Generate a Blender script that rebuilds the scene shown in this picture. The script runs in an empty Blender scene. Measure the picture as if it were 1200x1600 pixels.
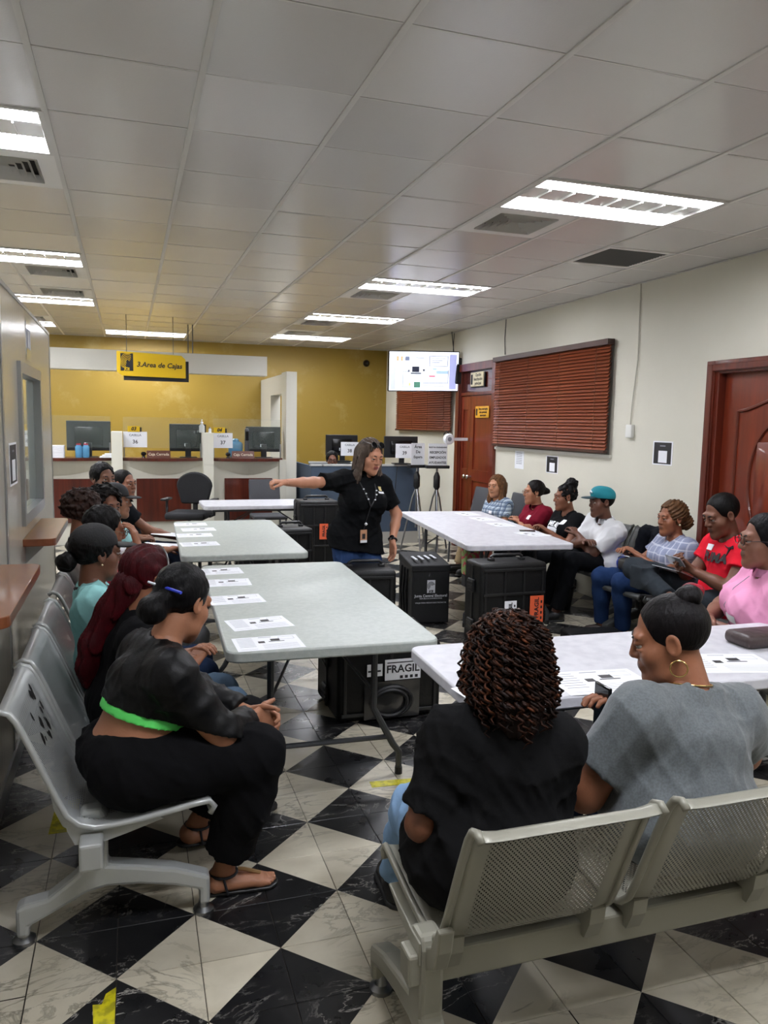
import bpy, bmesh, math, random
import numpy as np
from mathutils import Vector, Matrix
random.seed(7)
SC = bpy.context.scene
COL = SC.collection
PI = math.pi

# ---------------------------------------------------------------- camera
CH = 1.6784
cam_d = bpy.data.cameras.new('camera')
cam_d.sensor_fit = 'VERTICAL'; cam_d.sensor_height = 24.0
cam_d.lens = 1208.7 * 24.0 / 1600.0
cam_d.clip_start = 0.05; cam_d.clip_end = 100
cam = bpy.data.objects.new('camera', cam_d); COL.objects.link(cam)
YAW, PITCH, ROLL = 0.32027, -0.11252, 0.01867
_F = Vector((math.sin(YAW)*math.cos(PITCH), math.cos(YAW)*math.cos(PITCH), math.sin(PITCH)))
_r = Vector((math.cos(YAW), -math.sin(YAW), 0)); _u = _r.cross(_F)
_R = _r*math.cos(ROLL) + _u*math.sin(ROLL); _U = -_r*math.sin(ROLL) + _u*math.cos(ROLL)
cam.matrix_world = Matrix(((_R.x, _U.x, -_F.x, 0), (_R.y, _U.y, -_F.y, 0), (_R.z, _U.z, -_F.z, CH), (0, 0, 0, 1)))
SC.camera = cam
def in_view(p, m=60):
    d = Vector(p) - Vector((0, 0, CH)); w = d.dot(_F)
    if w < 0.2: return False
    x = 600 + 1208.7*d.dot(_R)/w; y = 800 - 1208.7*d.dot(_U)/w
    return -m < x < 1200+m and -m < y < 1600+m

# ---------------------------------------------------------------- world, exposure
wd = bpy.data.worlds.new('world'); SC.world = wd; wd.use_nodes = True
wd.node_tree.nodes['Background'].inputs[0].default_value = (0.8, 0.85, 0.9, 1)
wd.node_tree.nodes['Background'].inputs[1].default_value = 0.05
SC.view_settings.view_transform = 'Standard'; SC.view_settings.look = 'None'
SC.view_settings.gamma = 1; SC.view_settings.use_curve_mapping = False
SC.view_settings.exposure = 0.2
LAMP = 46.0          # radiance of the fluorescent strips

# ---------------------------------------------------------------- materials
def lin(c):
    if isinstance(c, str):
        c = [int(c[i:i+2], 16)/255 for i in (0, 2, 4)]
    return tuple(((v/12.92) if v <= 0.04045 else ((v+0.055)/1.055)**2.4) for v in c) + (1,)
class NT:
    def __init__(s, name):
        s.m = bpy.data.materials.new(name); s.m.use_nodes = True
        s.t = s.m.node_tree; s.b = s.t.nodes['Principled BSDF']
    def n(s, kind, **kw):
        nd = s.t.nodes.new(kind)
        for k, v in kw.items():
            if k in nd.inputs: nd.inputs[k].default_value = v
            else: setattr(nd, k, v)
        return nd
    def l(s, a, b): s.t.links.new(a, b)
MATS = {}
def mat(name, col, rough=0.5, metal=0.0, noise=None, bump=None, spec=0.5, coat=0.0, alpha=None, sheen=0.0, tex='Object'):
    """noise=(scale, colour2, lo, hi); bump=(scale, strength, stretch)"""
    if name in MATS: return MATS[name]
    T = NT(name); b = T.b
    b.inputs['Base Color'].default_value = lin(col); b.inputs['Roughness'].default_value = rough
    b.inputs['Metallic'].default_value = metal; b.inputs['Specular IOR Level'].default_value = spec
    b.inputs['Coat Weight'].default_value = coat; b.inputs['Sheen Weight'].default_value = sheen
    if noise or bump: tc = T.n('ShaderNodeTexCoord')
    if noise:
        nz = T.n('ShaderNodeTexNoise', Scale=noise[0], Detail=6.0)
        T.l(tc.outputs[tex], nz.inputs['Vector'])
        rp = T.n('ShaderNodeValToRGB'); e = rp.color_ramp.elements
        e[0].position = noise[2]; e[1].position = noise[3]; e[0].color = lin(col); e[1].color = lin(noise[1])
        T.l(nz.outputs['Fac'], rp.inputs[0]); T.l(rp.outputs[0], b.inputs['Base Color'])
    if bump:
        nz = T.n('ShaderNodeTexNoise', Scale=bump[0], Detail=4.0)
        src = tc.outputs[tex]
        if len(bump) > 2:
            mp = T.n('ShaderNodeMapping'); mp.inputs['Scale'].default_value = bump[2]
            T.l(src, mp.inputs[0]); src = mp.outputs[0]
        T.l(src, nz.inputs['Vector'])
        bp = T.n('ShaderNodeBump', Strength=bump[1], Distance=0.01)
        T.l(nz.outputs['Fac'], bp.inputs['Height']); T.l(bp.outputs[0], b.inputs['Normal'])
    if alpha is not None: b.inputs['Alpha'].default_value = alpha
    MATS[name] = T.m; return T.m
def emit(name, col, s):
    if name in MATS: return MATS[name]
    T = NT(name); T.b.inputs['Base Color'].default_value = lin(col)
    T.b.inputs['Emission Color'].default_value = lin(col); T.b.inputs['Emission Strength'].default_value = s
    MATS[name] = T.m; return T.m
def wood(name, c1, c2, scale=6, stretch=(1, 1, 0.08), rough=0.35, coat=0.0):
    if name in MATS: return MATS[name]
    T = NT(name); tc = T.n('ShaderNodeTexCoord'); mp = T.n('ShaderNodeMapping'); mp.inputs['Scale'].default_value = stretch
    T.l(tc.outputs['Object'], mp.inputs[0])
    nz = T.n('ShaderNodeTexNoise', Scale=scale*4, Detail=8.0, Distortion=0.6); T.l(mp.outputs[0], nz.inputs['Vector'])
    rp = T.n('ShaderNodeValToRGB'); e = rp.color_ramp.elements; e[0].position = .3; e[1].position = .72
    e[0].color = lin(c1); e[1].color = lin(c2); T.l(nz.outputs['Fac'], rp.inputs[0]); T.l(rp.outputs[0], T.b.inputs['Base Color'])
    T.b.inputs['Roughness'].default_value = rough; T.b.inputs['Coat Weight'].default_value = coat
    MATS[name] = T.m; return T.m

# ---------------------------------------------------------------- mesh collection
class MB:
    def __init__(s): s.v = []; s.f = []; s.mi = []; s.uv = None
    def add(s, vs, fs, mi=0):
        o = len(s.v); s.v += [tuple(v) for v in vs]
        s.f += [tuple(i+o for i in f) for f in fs]; s.mi += [mi]*len(fs); return s
    def box(s, lo, hi, mi=0, M=None):
        x0, y0, z0 = lo; x1, y1, z1 = hi
        v = [(x0,y0,z0),(x1,y0,z0),(x1,y1,z0),(x0,y1,z0),(x0,y0,z1),(x1,y0,z1),(x1,y1,z1),(x0,y1,z1)]
        if M is not None: v = [M @ Vector(p) for p in v]
        return s.add(v, [(0,3,2,1),(4,5,6,7),(0,1,5,4),(1,2,6,5),(2,3,7,6),(3,0,4,7)], mi)
    def rbox(s, lo, hi, r, mi=0, M=None, seg=2):
        bm = bmesh.new(); bmesh.ops.create_cube(bm, size=1)
        for v in bm.verts: v.co = Vector([(lo[i]+hi[i])/2 + v.co[i]*(hi[i]-lo[i]) for i in range(3)])
        bmesh.ops.bevel(bm, geom=bm.edges[:], offset=min(r, *(0.49*(hi[i]-lo[i]) for i in range(3))), segments=seg, affect='EDGES', profile=.5)
        if M is not None: bmesh.ops.transform(bm, matrix=M, verts=bm.verts)
        bm.verts.index_update(); s.add([v.co for v in bm.verts], [[v.index for v in f.verts] for f in bm.faces], mi); bm.free(); return s
    def prism(s, poly, axis, a, b, mi=0):
        """poly: 2D points; extruded along axis from a to b. axis x: (y,z), y: (x,z), z: (x,y)"""
        def P(u, w, t): return {'x': (t, u, w), 'y': (u, t, w), 'z': (u, w, t)}[axis]
        n = len(poly); v = [P(u, w, a) for u, w in poly] + [P(u, w, b) for u, w in poly]
        fs = [tuple(range(n-1, -1, -1)), tuple(range(n, 2*n))] + [(i, (i+1) % n, n+(i+1) % n, n+i) for i in range(n)]
        if axis == 'y': fs = [f[::-1] for f in fs]
        return s.add(v, fs, mi)
    def tube(s, pts, r, n=8, mi=0, cap=True, closed=False):
        pts = [Vector(p) for p in pts]; m = len(pts)
        rs = r if isinstance(r, (list, tuple)) else [r]*m
        vs = []; up = None
        for i, p in enumerate(pts):
            if closed: t = pts[(i+1) % m] - pts[i-1]
            else: t = pts[min(i+1, m-1)] - pts[max(i-1, 0)]
            t.normalize()
            if up is None:
                up = Vector((0, 0, 1)) if abs(t.z) < .9 else Vector((1, 0, 0))
            a = t.cross(up); 
            if a.length < 1e-5: a = t.orthogonal()
            a.normalize(); up = a.cross(t).normalized()
            for k in range(n):
                an = 2*PI*k/n; vs.append(p + (a*math.cos(an) + up*math.sin(an))*rs[i])
        fs = []
        for i in range(m if closed else m-1):
            j = (i+1) % m
            for k in range(n): fs.append((i*n+k, i*n+(k+1) % n, j*n+(k+1) % n, j*n+k))
        if cap and not closed: fs += [tuple(range(n-1, -1, -1)), tuple(range((m-1)*n, m*n))]
        return s.add(vs, fs, mi)
    def lathe(s, prof, c=(0, 0, 0), n=16, mi=0, axis='z'):
        vs = []; c = Vector(c)
        for r, z in prof:
            for k in range(n):
                a = 2*PI*k/n; q = (r*math.cos(a), r*math.sin(a), z)
                if axis == 'y': q = (q[0], q[2], q[1])
                if axis == 'x': q = (q[2], q[0], q[1])
                vs.append(c + Vector(q))
        fs = []
        for i in range(len(prof)-1):
            for k in range(n): fs.append((i*n+k, i*n+(k+1) % n, (i+1)*n+(k+1) % n, (i+1)*n+k))
        fs += [tuple(range(n-1, -1, -1)), tuple(range((len(prof)-1)*n, len(prof)*n))]
        return s.add(vs, fs, mi)
    def quad(s, a, b, c, d, mi=0): return s.add([a, b, c, d], [(0, 1, 2, 3)], mi)
    def xf(s, M): s.v = [tuple(M @ Vector(v)) for v in s.v]; return s
    def mesh(s, name, mats):
        me = bpy.data.meshes.new(name); me.from_pydata(s.v, [], s.f)
        for m in (mats if isinstance(mats, (list, tuple)) else [mats]): me.materials.append(m)
        me.polygons.foreach_set('material_index', s.mi)
        if s.uv:
            ul = me.uv_layers.new(name='UVMap'); k = 0
            for p in me.polygons:
                for li in p.loop_indices: ul.data[li].uv = s.uv[me.loops[li].vertex_index]
        return me
    def build(s, name, mats, parent=None, smooth=False, loc=None, bevel=0):
        me = s.mesh(name, mats)
        if smooth:
            me.polygons.foreach_set('use_smooth', [True]*len(me.polygons)); 
            if smooth != 'all':
                me.update()
                try: me.set_sharp_from_angle(angle=math.radians(40))
                except Exception: pass
        o = link(name, me, parent)
        if bevel:
            md = o.modifiers.new('bevel', 'BEVEL'); md.width = bevel; md.segments = 2; md.limit_method = 'ANGLE'
        if loc is not None: o.location = loc
        return o
def link(name, me, parent=None):
    o = bpy.data.objects.new(name, me); COL.objects.link(o)
    if parent is not None: o.parent = parent
    return o
def tag(o, label=None, cat=None, group=None, kind=None):
    if label: o['label'] = label
    if cat: o['category'] = cat
    if group: o['group'] = group
    if kind: o['kind'] = kind
    return o
def thing(name, label, cat, loc=(0, 0, 0), rz=0, group=None):
    o = bpy.data.objects.new(name, None); COL.objects.link(o); o.empty_display_size = .1
    o.location = loc; o.rotation_euler = (0, 0, rz)
    return tag(o, label, cat, group)
def copy_tree(o, parent=None):
    c = o.copy(); COL.objects.link(c); c.parent = parent
    for ch in list(o.children): copy_tree(ch, c)
    return c
def struct(o): o['kind'] = 'structure'; return o
def Rz(a): return Matrix.Rotation(a, 4, 'Z')
def Tr(*a): return Matrix.Translation(Vector(a))
FONT_CACHE = {}
def text_mesh(txt, size, mats, name='lettering', parent=None, M=None, align='CENTER', shear=0.0, ext=0.0004, space=1.0, bold=0.0):
    cu = bpy.data.curves.new('t', 'FONT'); cu.body = txt; cu.size = size; cu.align_x = align; cu.align_y = 'CENTER'
    cu.extrude = ext; cu.shear = shear; cu.space_character = space; cu.offset = bold; cu.resolution_u = 2
    o = bpy.data.objects.new('t', cu); COL.objects.link(o)
    dg = bpy.context.evaluated_depsgraph_get()
    me = bpy.data.meshes.new_from_object(o.evaluated_get(dg)); bpy.data.objects.remove(o); bpy.data.curves.remove(cu)
    me.materials.clear(); me.materials.append(mats); me.name = name
    if M is not None: me.transform(M)
    return link(name, me, parent)
def face_mx(origin, right, up):
    """matrix mapping text XY plane to a wall: x->right, y->up"""
    r = Vector(right).normalized(); u = Vector(up).normalized(); n = r.cross(u)
    return Matrix(((r.x, u.x, n.x, origin[0]), (r.y, u.y, n.y, origin[1]), (r.z, u.z, n.z, origin[2]), (0, 0, 0, 1)))

# shared materials
M_white = mat('white_paint', 'd9d7cc', .55)
M_black = mat('black_plastic', '17181a', .42, bump=(60, .15))
M_blackg = mat('black_gloss', '0a0a0c', .18)
M_chrome = mat('chrome', 'c8c8c8', .18, 1.0)
M_steel = mat('brushed_steel', '9a9c9e', .32, 1.0)
M_grey = mat('grey_metal', '55575a', .4, .6)
M_paper = mat('paper', 'eef0f4', .7)
M_ink = mat('ink', '1d1d22', .7)
M_inkg = mat('ink_grey', '8b8d95', .7)
M_brown = wood('mahogany', '3d150c', '5e2413', 5, (1, 1, .07), .3, .3)
M_yell = mat('sign_yellow', 'd9b313', .4)

# ================================================================ room shell
XR, YB, XL, YF, ZC = 4.38, 13.2, -4.6, -3.0, 2.9746
XP = -0.545                                   # inner face of the left partition
GX, GY, GS = -0.3108, 3.1329, 0.6             # ceiling grid origin and pitch
# ---- floor: square tiles, each halved along a diagonal into black and cream
def stone(name, base, vein, veinw, c2, rough):
    T = NT(name); g = T.n('ShaderNodeNewGeometry'); oi = T.n('ShaderNodeObjectInfo')
    n1 = T.n('ShaderNodeTexNoise', Scale=2.6, Detail=7.0, Distortion=1.4, Roughness=.62)
    mp = T.n('ShaderNodeMapping'); mp.inputs['Scale'].default_value = (1.0, 2.2, 1); mp.inputs['Rotation'].default_value = (0, 0, .7)
    T.l(g.outputs['Position'], mp.inputs[0]); T.l(mp.outputs[0], n1.inputs['Vector'])
    a = T.n('ShaderNodeMath', operation='SUBTRACT'); a.inputs[1].default_value = .5; T.l(n1.outputs['Fac'], a.inputs[0])
    ab = T.n('ShaderNodeMath', operation='ABSOLUTE'); T.l(a.outputs[0], ab.inputs[0])
    rp = T.n('ShaderNodeValToRGB'); e = rp.color_ramp.elements
    e[0].position = 0; e[0].color = lin(vein); e[1].position = veinw; e[1].color = (0, 0, 0, 1)
    n2 = T.n('ShaderNodeTexNoise', Scale=5.0, Detail=5.0); T.l(g.outputs['Position'], n2.inputs['Vector'])
    r2 = T.n('ShaderNodeValToRGB'); f = r2.color_ramp.elements; f[0].position = .35; f[1].position = .7
    f[0].color = lin(base); f[1].color = lin(c2); T.l(n2.outputs['Fac'], r2.inputs[0])
    n3 = T.n('ShaderNodeTexNoise', Scale=1.7, Detail=2.0); T.l(g.outputs['Position'], n3.inputs['Vector'])
    m3 = T.n('ShaderNodeMapRange'); m3.inputs['From Min'].default_value = .42; m3.inputs['From Max'].default_value = .6; T.l(n3.outputs['Fac'], m3.inputs[0])
    fac = T.n('ShaderNodeMapRange'); fac.inputs['From Min'].default_value = veinw; fac.inputs['From Max'].default_value = 0; T.l(ab.outputs[0], fac.inputs[0])
    mu = T.n('ShaderNodeMath', operation='MULTIPLY'); T.l(fac.outputs[0], mu.inputs[0]); T.l(m3.outputs[0], mu.inputs[1])
    mx = T.n('ShaderNodeMix', data_type='RGBA'); T.l(mu.outputs[0], mx.inputs['Factor']); T.l(r2.outputs[0], mx.inputs['A']); mx.inputs['B'].default_value = lin(vein)
    hs = T.n('ShaderNodeHueSaturation'); mr = T.n('ShaderNodeMapRange'); mr.inputs['To Min'].default_value = .86; mr.inputs['To Max'].default_value = 1.1
    T.l(oi.outputs['Random'], mr.inputs[0]); T.l(mr.outputs[0], hs.inputs['Value']); T.l(mx.outputs['Result'], hs.inputs['Color'])
    T.l(hs.outputs[0], T.b.inputs['Base Color'])
    n4 = T.n('ShaderNodeTexNoise', Scale=9.0, Detail=5.0); T.l(g.outputs['Position'], n4.inputs['Vector'])
    m4 = T.n('ShaderNodeMapRange'); m4.inputs['To Min'].default_value = rough-.1; m4.inputs['To Max'].default_value = rough+.16; T.l(n4.outputs['Fac'], m4.inputs[0])
    T.l(m4.outputs[0], T.b.inputs['Roughness'])
    bp = T.n('ShaderNodeBump', Strength=.12, Distance=.004); T.l(n1.outputs['Fac'], bp.inputs['Height']); T.l(bp.outputs[0], T.b.inputs['Normal'])
    MATS[name] = T.m; return T.m
M_fb = stone('black_terrazzo', '141416', 'b9b6ae', .012, '212122', .27)
M_fw = stone('cream_terrazzo', 'cfc8b4', '86806f', .03, 'b9b19c', .33)
M_grout = mat('grout', '3a352e', .8)
fl = struct(MB().box((XL-.1, YF-.1, -.12), (XR+.1, YB+.1, -.004)).build('floor', M_grout))
TS = 0.25; FX, FY = -0.0615, 2.2966; FTH = -0.0064
def tile_mesh(flip):
    b = MB(); h = TS/2 - .0011; c = .0012
    t = [(-h+c, -h+c, 0), (h-c, -h+c, 0), (h-c, h-c, 0), (-h+c, h-c, 0)]; o = [(-h, -h, -.0014), (h, -h, -.0014), (h, h, -.0014), (-h, h, -.0014)]
    d = [(p[0], p[1], -.006) for p in o]
    v = t + o + d
    # diagonal from corner 0 to corner 2 (flip 0); materials: 0 below the diagonal, 1 above
    b.add(v, [(0, 1, 2)], 0); b.add(v, [(0, 2, 3)], 1)
    for i in range(4):
        j = (i+1) % 4; m = 0 if i < 2 else 1
        b.add(v, [(4+i, 4+j, j, i), (8+i, 8+j, 4+j, 4+i)], m)
    return b.mesh('tile', [M_fb, M_fw] if flip == 0 else [M_fw, M_fb])
TM = [tile_mesh(0), tile_mesh(1)]
cands = []
cF, sF = math.cos(FTH), math.sin(FTH)
for i in range(-20, 19):
    for j in range(-22, 46):
        # tile between lattice corners (i,j) and (i+1,j+1)
        u, w = (i+.5)*TS, (j+.5)*TS
        x, y = FX + u*cF - w*sF, FY + u*sF + w*cF
        if not (XL+.1 < x < XR-.0 and YF < y < YB): continue
        # black diamonds centre on lattice corners (even, odd), vertices on odd-sum... parity from the photograph
        be = (i if i % 2 == 0 else i+1); bo = (j if j % 2 != 0 else j+1)   # the corner of this tile that is a black centre
        cx, cy = be-i, bo-j                                               # 0/1 corner offsets
        # black half is the triangle at that corner
        rot = {(1, 0): 0, (1, 1): 1, (0, 1): 2, (0, 0): 3}[(cx, cy)]
        cands.append((x, y, rot))
vis = sorted([c for c in cands if in_view((c[0], c[1], 0), 10) and c[0] > XP-.1], key=lambda c: c[0]**2+c[1]**2)
part = set(vis[:298])
rest = MB()
for c in cands:
    x, y, rot = c
    a = FTH + rot*PI/2
    if c in part:
        o = link('tile', TM[0], fl); o.location = (x, y, 0); o.rotation_euler = (0, 0, a)
    else:
        M = Tr(x, y, 0) @ Rz(a); me = TM[0]
        rest.add([M @ v.co for v in me.vertices][:12], [(0, 1, 2)], 0); rest.f.append(tuple(len(rest.v)-12+k for k in (0, 2, 3))); rest.mi.append(1)
o = rest.build('far_floor_tiles', [M_fb, M_fw], fl); o['kind'] = 'stuff'

# ---- walls
T = NT('wall_cream'); tc = T.n('ShaderNodeNewGeometry')
n1 = T.n('ShaderNodeTexNoise', Scale=.9, Detail=5.0); T.l(tc.outputs['Position'], n1.inputs['Vector'])
rp = T.n('ShaderNodeValToRGB'); e = rp.color_ramp.elements; e[0].position = .35; e[1].position = .7; e[0].color = lin('d8d5c6'); e[1].color = lin('cfccbc')
T.l(n1.outputs['Fac'], rp.inputs[0]); T.l(rp.outputs[0], T.b.inputs['Base Color']); T.b.inputs['Roughness'].default_value = .55
n2 = T.n('ShaderNodeTexNoise', Scale=45, Detail=3.0); T.l(tc.outputs['Position'], n2.inputs['Vector'])
bp = T.n('ShaderNodeBump', Strength=.12, Distance=.006); T.l(n2.outputs['Fac'], bp.inputs['Height']); T.l(bp.outputs[0], T.b.inputs['Normal'])
M_wall = T.m
T = NT('wall_mustard'); tc = T.n('ShaderNodeNewGeometry')
n1 = T.n('ShaderNodeTexNoise', Scale=1.6, Detail=7.0, Roughness=.65); T.l(tc.outputs['Position'], n1.inputs['Vector'])
rp = T.n('ShaderNodeValToRGB'); e = rp.color_ramp.elements; e[0].position = .55; e[1].position = .78; e[0].color = lin('957a2a'); e[1].color = lin('b39d62')
T.l(n1.outputs['Fac'], rp.inputs[0]); T.l(rp.outputs[0], T.b.inputs['Base Color']); T.b.inputs['Roughness'].default_value = .5
M_must = T.m
# door opening of the far door is cut in the right wall; the near door's leaf sits in its own recess
D1 = (8.86, 9.96, 2.46); D2 = (3.78, 5.02, 2.17)
w = MB()
w.box((XR, YF, 0), (XR+.2, D2[0], ZC)).box((XR, D2[0], D2[2]), (XR+.2, D2[1], ZC)).box((XR, D2[1], 0), (XR+.2, D1[0], ZC)).box((XR, D1[0], D1[2]), (XR+.2, D1[1], ZC)).box((XR, D1[1], 0), (XR+.2, YB+.2, ZC))
struct(w.build('wall_right', M_wall))
struct(MB().box((XL-.2, YB, 0), (XR, YB+.2, ZC)).build('wall_back', M_must))
struct(MB().box((XL-.2, YF, 0), (XL, YB, ZC)).build('wall_left', M_wall))
struct(MB().box((XL-.2, YF-.2, 0), (XR+.2, YF, ZC)).build('wall_front', M_wall))

# ---- ceiling: slab above, T-bars, lay-in panels
T = NT('ceiling_vinyl'); g = T.n('ShaderNodeNewGeometry'); oi = T.n('ShaderNodeObjectInfo')
T.b.inputs['Base Color'].default_value = lin('d8d6d2'); T.b.inputs['Roughness'].default_value = .19
mp = T.n('ShaderNodeMapping'); mp.inputs['Scale'].default_value = (26, 3.2, 1); T.l(g.outputs['Position'], mp.inputs[0])
n1 = T.n('ShaderNodeTexNoise', Scale=1.0, Detail=3.0); T.l(mp.outputs[0], n1.inputs['Vector'])
n2 = T.n('ShaderNodeTexNoise', Scale=160.0, Detail=2.0); T.l(g.outputs['Position'], n2.inputs['Vector'])
ad = T.n('ShaderNodeMath', operation='ADD'); T.l(n1.outputs['Fac'], ad.inputs[0]); T.l(n2.outputs['Fac'], ad.inputs[1])
bp = T.n('ShaderNodeBump', Strength=.1, Distance=.004); T.l(ad.outputs[0], bp.inputs['Height']); T.l(bp.outputs[0], T.b.inputs['Normal'])
hs = T.n('ShaderNodeHueSaturation'); hs.inputs['Color'].default_value = lin('d8d6d2')
mr = T.n('ShaderNodeMapRange'); mr.inputs['To Min'].default_value = .93; mr.inputs['To Max'].default_value = 1.04
T.l(oi.outputs['Random'], mr.inputs[0]); T.l(mr.outputs[0], hs.inputs['Value']); T.l(hs.outputs[0], T.b.inputs['Base Color'])
M_ceil = T.m
M_bar = mat('ceiling_bar_white', 'd0cec8', .45)
M_dark = mat('shadow_gap', '3c3a37', .8)
ce = struct(MB().box((XL-.2, YF-.2, ZC+.14), (XR+.2, YB+.2, ZC+.24)).build('ceiling', M_dark))
b = MB(); h = GS/2 - .006; dz = .003
b.add([(-h, -h, dz), (h, -h, dz), (h, h, dz), (-h, h, dz), (-h, -h, .015), (h, -h, .015), (h, h, .015), (-h, h, .015)],
      [(3, 2, 1, 0), (4, 5, 6, 7), (0, 1, 5, 4), (1, 2, 6, 5), (2, 3, 7, 6), (3, 0, 4, 7)])
TILE = b.mesh('ceiling_panel', M_ceil)
LIGHTS = [(4, 1), (4, 6), (4, 10), (4, 14), (-2, 1), (-2, 6), (-2, 10), (-3, 14), (0, 15), (1, -4), (-5, -4), (5, -5), (-6, 5), (-6, 11)]
VENTS = [(4, 2), (4, 7), (4, 11), (-1, 2), (-1, 7), (-1, 9), (4, 13), (-2, 13)]
GRILLE = [(6, 3)]
skip = set(VENTS) | set(GRILLE)
for (i, j) in LIGHTS: skip |= {(i, j), (i+1, j)}
cc = []
for i in range(-8, 9):
    for j in range(-11, 18):
        if (i, j) in skip: continue
        x, y = GX + (i+.5)*GS, GY + (j+.5)*GS
        if x - GS/2 < XL or y - GS/2 < YF-.4 or y-GS/2 > YB-.02 or x-GS/2 > XR-.02: continue
        cc.append((x, y, i, j))
visc = sorted([c for c in cc if in_view((c[0], c[1], ZC), 100)], key=lambda c: c[0]**2+c[1]**2)
part = set(visc[:298]); rest = MB()
for c in cc:
    x, y = c[0], c[1]
    x1 = min(x+GS/2, XR); y1 = min(y+GS/2, YB); y0 = max(y-GS/2, YF)
    sx = (x1-(x-GS/2))/GS; sy = (y1-y0)/GS; xc = (x-GS/2+x1)/2; yc = (y0+y1)/2
    if c in part:
        o = link('ceiling_panel', TILE, ce); o.location = (xc, yc, ZC); o.scale = (sx, sy, 1)
        o.rotation_euler = (random.gauss(0, .0022), random.gauss(0, .0022), 0)
    else:
        hx, hy = h*sx, h*sy
        rest.box((xc-hx, yc-hy, ZC+dz), (xc+hx, yc+hy, ZC+.015))
if rest.v:
    o = rest.build('far_ceiling_panels', M_ceil, ce); o['kind'] = 'stuff'
# main bars run into the depth; the cross bars are thin and set back
for i in range(-7, 9):
    x = GX + i*GS
    if not XL < x < XR: continue
    y0 = YF
    for j in sorted(j_ for (i_, j_) in LIGHTS if i_+1 == i)+[None]:      # bars stop at the long sides of the light fixtures
        y1 = YB if j is None else GY+j*GS
        if y1 > y0: MB().box((x-.012, y0, ZC-.003), (x+.012, y1, ZC+.004)).box((x-.002, y0, ZC), (x+.002, y1, ZC+.04)).build('ceiling_bar', M_bar, ce)
        if j is not None: y0 = y1+GS
for j in range(-10, 18):
    y = GY + j*GS
    if YF < y < YB: MB().box((XL, y-.004, ZC+.002), (XR, y+.004, ZC+.006)).build('cross_bar', M_bar, ce)
# wall angle along the right and back walls
struct(MB().box((XR-.02, YF, ZC-.004), (XR, YB, ZC+.0)).box((XL, YB-.02, ZC-.004), (XR-.02, YB, ZC)).build('trim_1', M_bar))

# ---- fluorescent fixtures (each holds two strips of tubes and a louvred trough)
M_tube = emit('lamp_strip', 'f4f6ff', LAMP)
M_refl = mat('reflector', 'dcdcd8', .25, .3)
fixt = None
places = ['nearest on the right, over the right-hand tables', 'second on the right, beyond the nearest one', 'third in the right-hand row', 'last in the right-hand row, by the back wall',
          'nearest on the left, cut by the edge', 'second on the left, above the partition', 'third on the left, above the partition end', 'far left one, partly hidden by the partition', 'in front of the mustard wall above the hanging sign']
def fixture():
    t = thing('ceiling_light', 'x', 'ceiling light')
    W, D = 2*GS, GS
    f = MB()
    for lo, hi in (((.006, .006, -.004), (W-.006, .03, .01)), ((.006, D-.03, -.004), (W-.006, D-.006, .01)), ((.006, .03, -.004), (.03, D-.03, .01)), ((W-.03, .03, -.004), (W-.006, D-.03, .01))): f.box(lo, hi)
    f.build('frame', M_bar, t)
    hb = MB().box((.03, .03, .07), (W-.03, D-.03, .08))
    hb.box((.025, .025, .01), (.03, D-.025, .08)).box((W-.03, .025, .01), (W-.025, D-.025, .08)).box((.03, .025, .01), (W-.03, .03, .08)).box((.03, D-.03, .01), (W-.03, D-.025, .08))
    hb.build('housing', M_refl, t)
    for y in (.125, D-.125):
        MB().prism([(y+.075*math.cos(a), .052-.04*math.sin(a)) for a in [k*PI/6 for k in range(7)]], 'x', .05, W-.05).build('tube_strip', M_tube, t, smooth=True)
    tr = MB(); tr.prism([(D/2-.095, .012), (D/2+.095, .012), (D/2+.06, .05), (D/2-.06, .05)], 'x', .035, W-.035); tr.build('trough', M_refl, t)
    for k in range(1, 8): MB().box((W*k/8-.003, D/2-.1, -.001), (W*k/8+.003, D/2+.1, .02)).build('louvre_blade', M_refl, t)
    return t
for k, (i, j) in enumerate(LIGHTS):
    t = fixture() if fixt is None else copy_tree(fixt)
    if fixt is None: fixt = t
    t.location = (GX+i*GS, GY+j*GS, ZC)
    t['label'] = 'recessed fluorescent ceiling light, ' + (places+['above and just behind the camera', 'behind the partition near the camera', 'behind the camera on the right', 'beyond the partition, nearer one', 'beyond the partition, farther one'])[k]
    t['group'] = 'ceiling lights'
# ---- square air diffusers and the return grille
M_vent = mat('vent_white', 'e4e2dc', .45)
def diffuser():
    t = thing('ceiling_vent', 'x', 'vent'); S = GS
    p = MB()
    for lo, hi in (((.006, .006, 0), (S-.006, .1, .008)), ((.006, S-.1, 0), (S-.006, S-.006, .008)), ((.006, .1, 0), (.1, S-.1, .008)), ((S-.1, .1, 0), (S-.006, S-.1, .008))): p.box(lo, hi)
    p.build('plate', M_vent, t); MB().box((.1, .1, .05), (S-.1, S-.1, .055)).build('duct', M_dark, t)
    for k in range(5):
        r0 = .1 + k*.036; r1 = S - r0
        q = MB(); w_ = .025
        q.add([(r0, r0, -.006), (r1, r0, -.006), (r1, r1, -.006), (r0, r1, -.006), (r0+w_, r0+w_, .03), (r1-w_, r0+w_, .03), (r1-w_, r1-w_, .03), (r0+w_, r1-w_, .03)],
              [(0, 1, 5, 4), (1, 2, 6, 5), (2, 3, 7, 6), (3, 0, 4, 7), (4, 5, 1, 0), (5, 6, 2, 1), (6, 7, 3, 2), (7, 4, 0, 3)])
        q.build('slat_ring', M_vent, t)
    return t
vt = None; vpl = ['right beside the nearest right-hand light', 'beyond the second right-hand light', 'beyond the third right-hand light', 'at the left edge beyond the nearest left light', 'beyond the second left light', 'before the third left light', 'before the last right-hand light', 'before the far left light']
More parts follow.
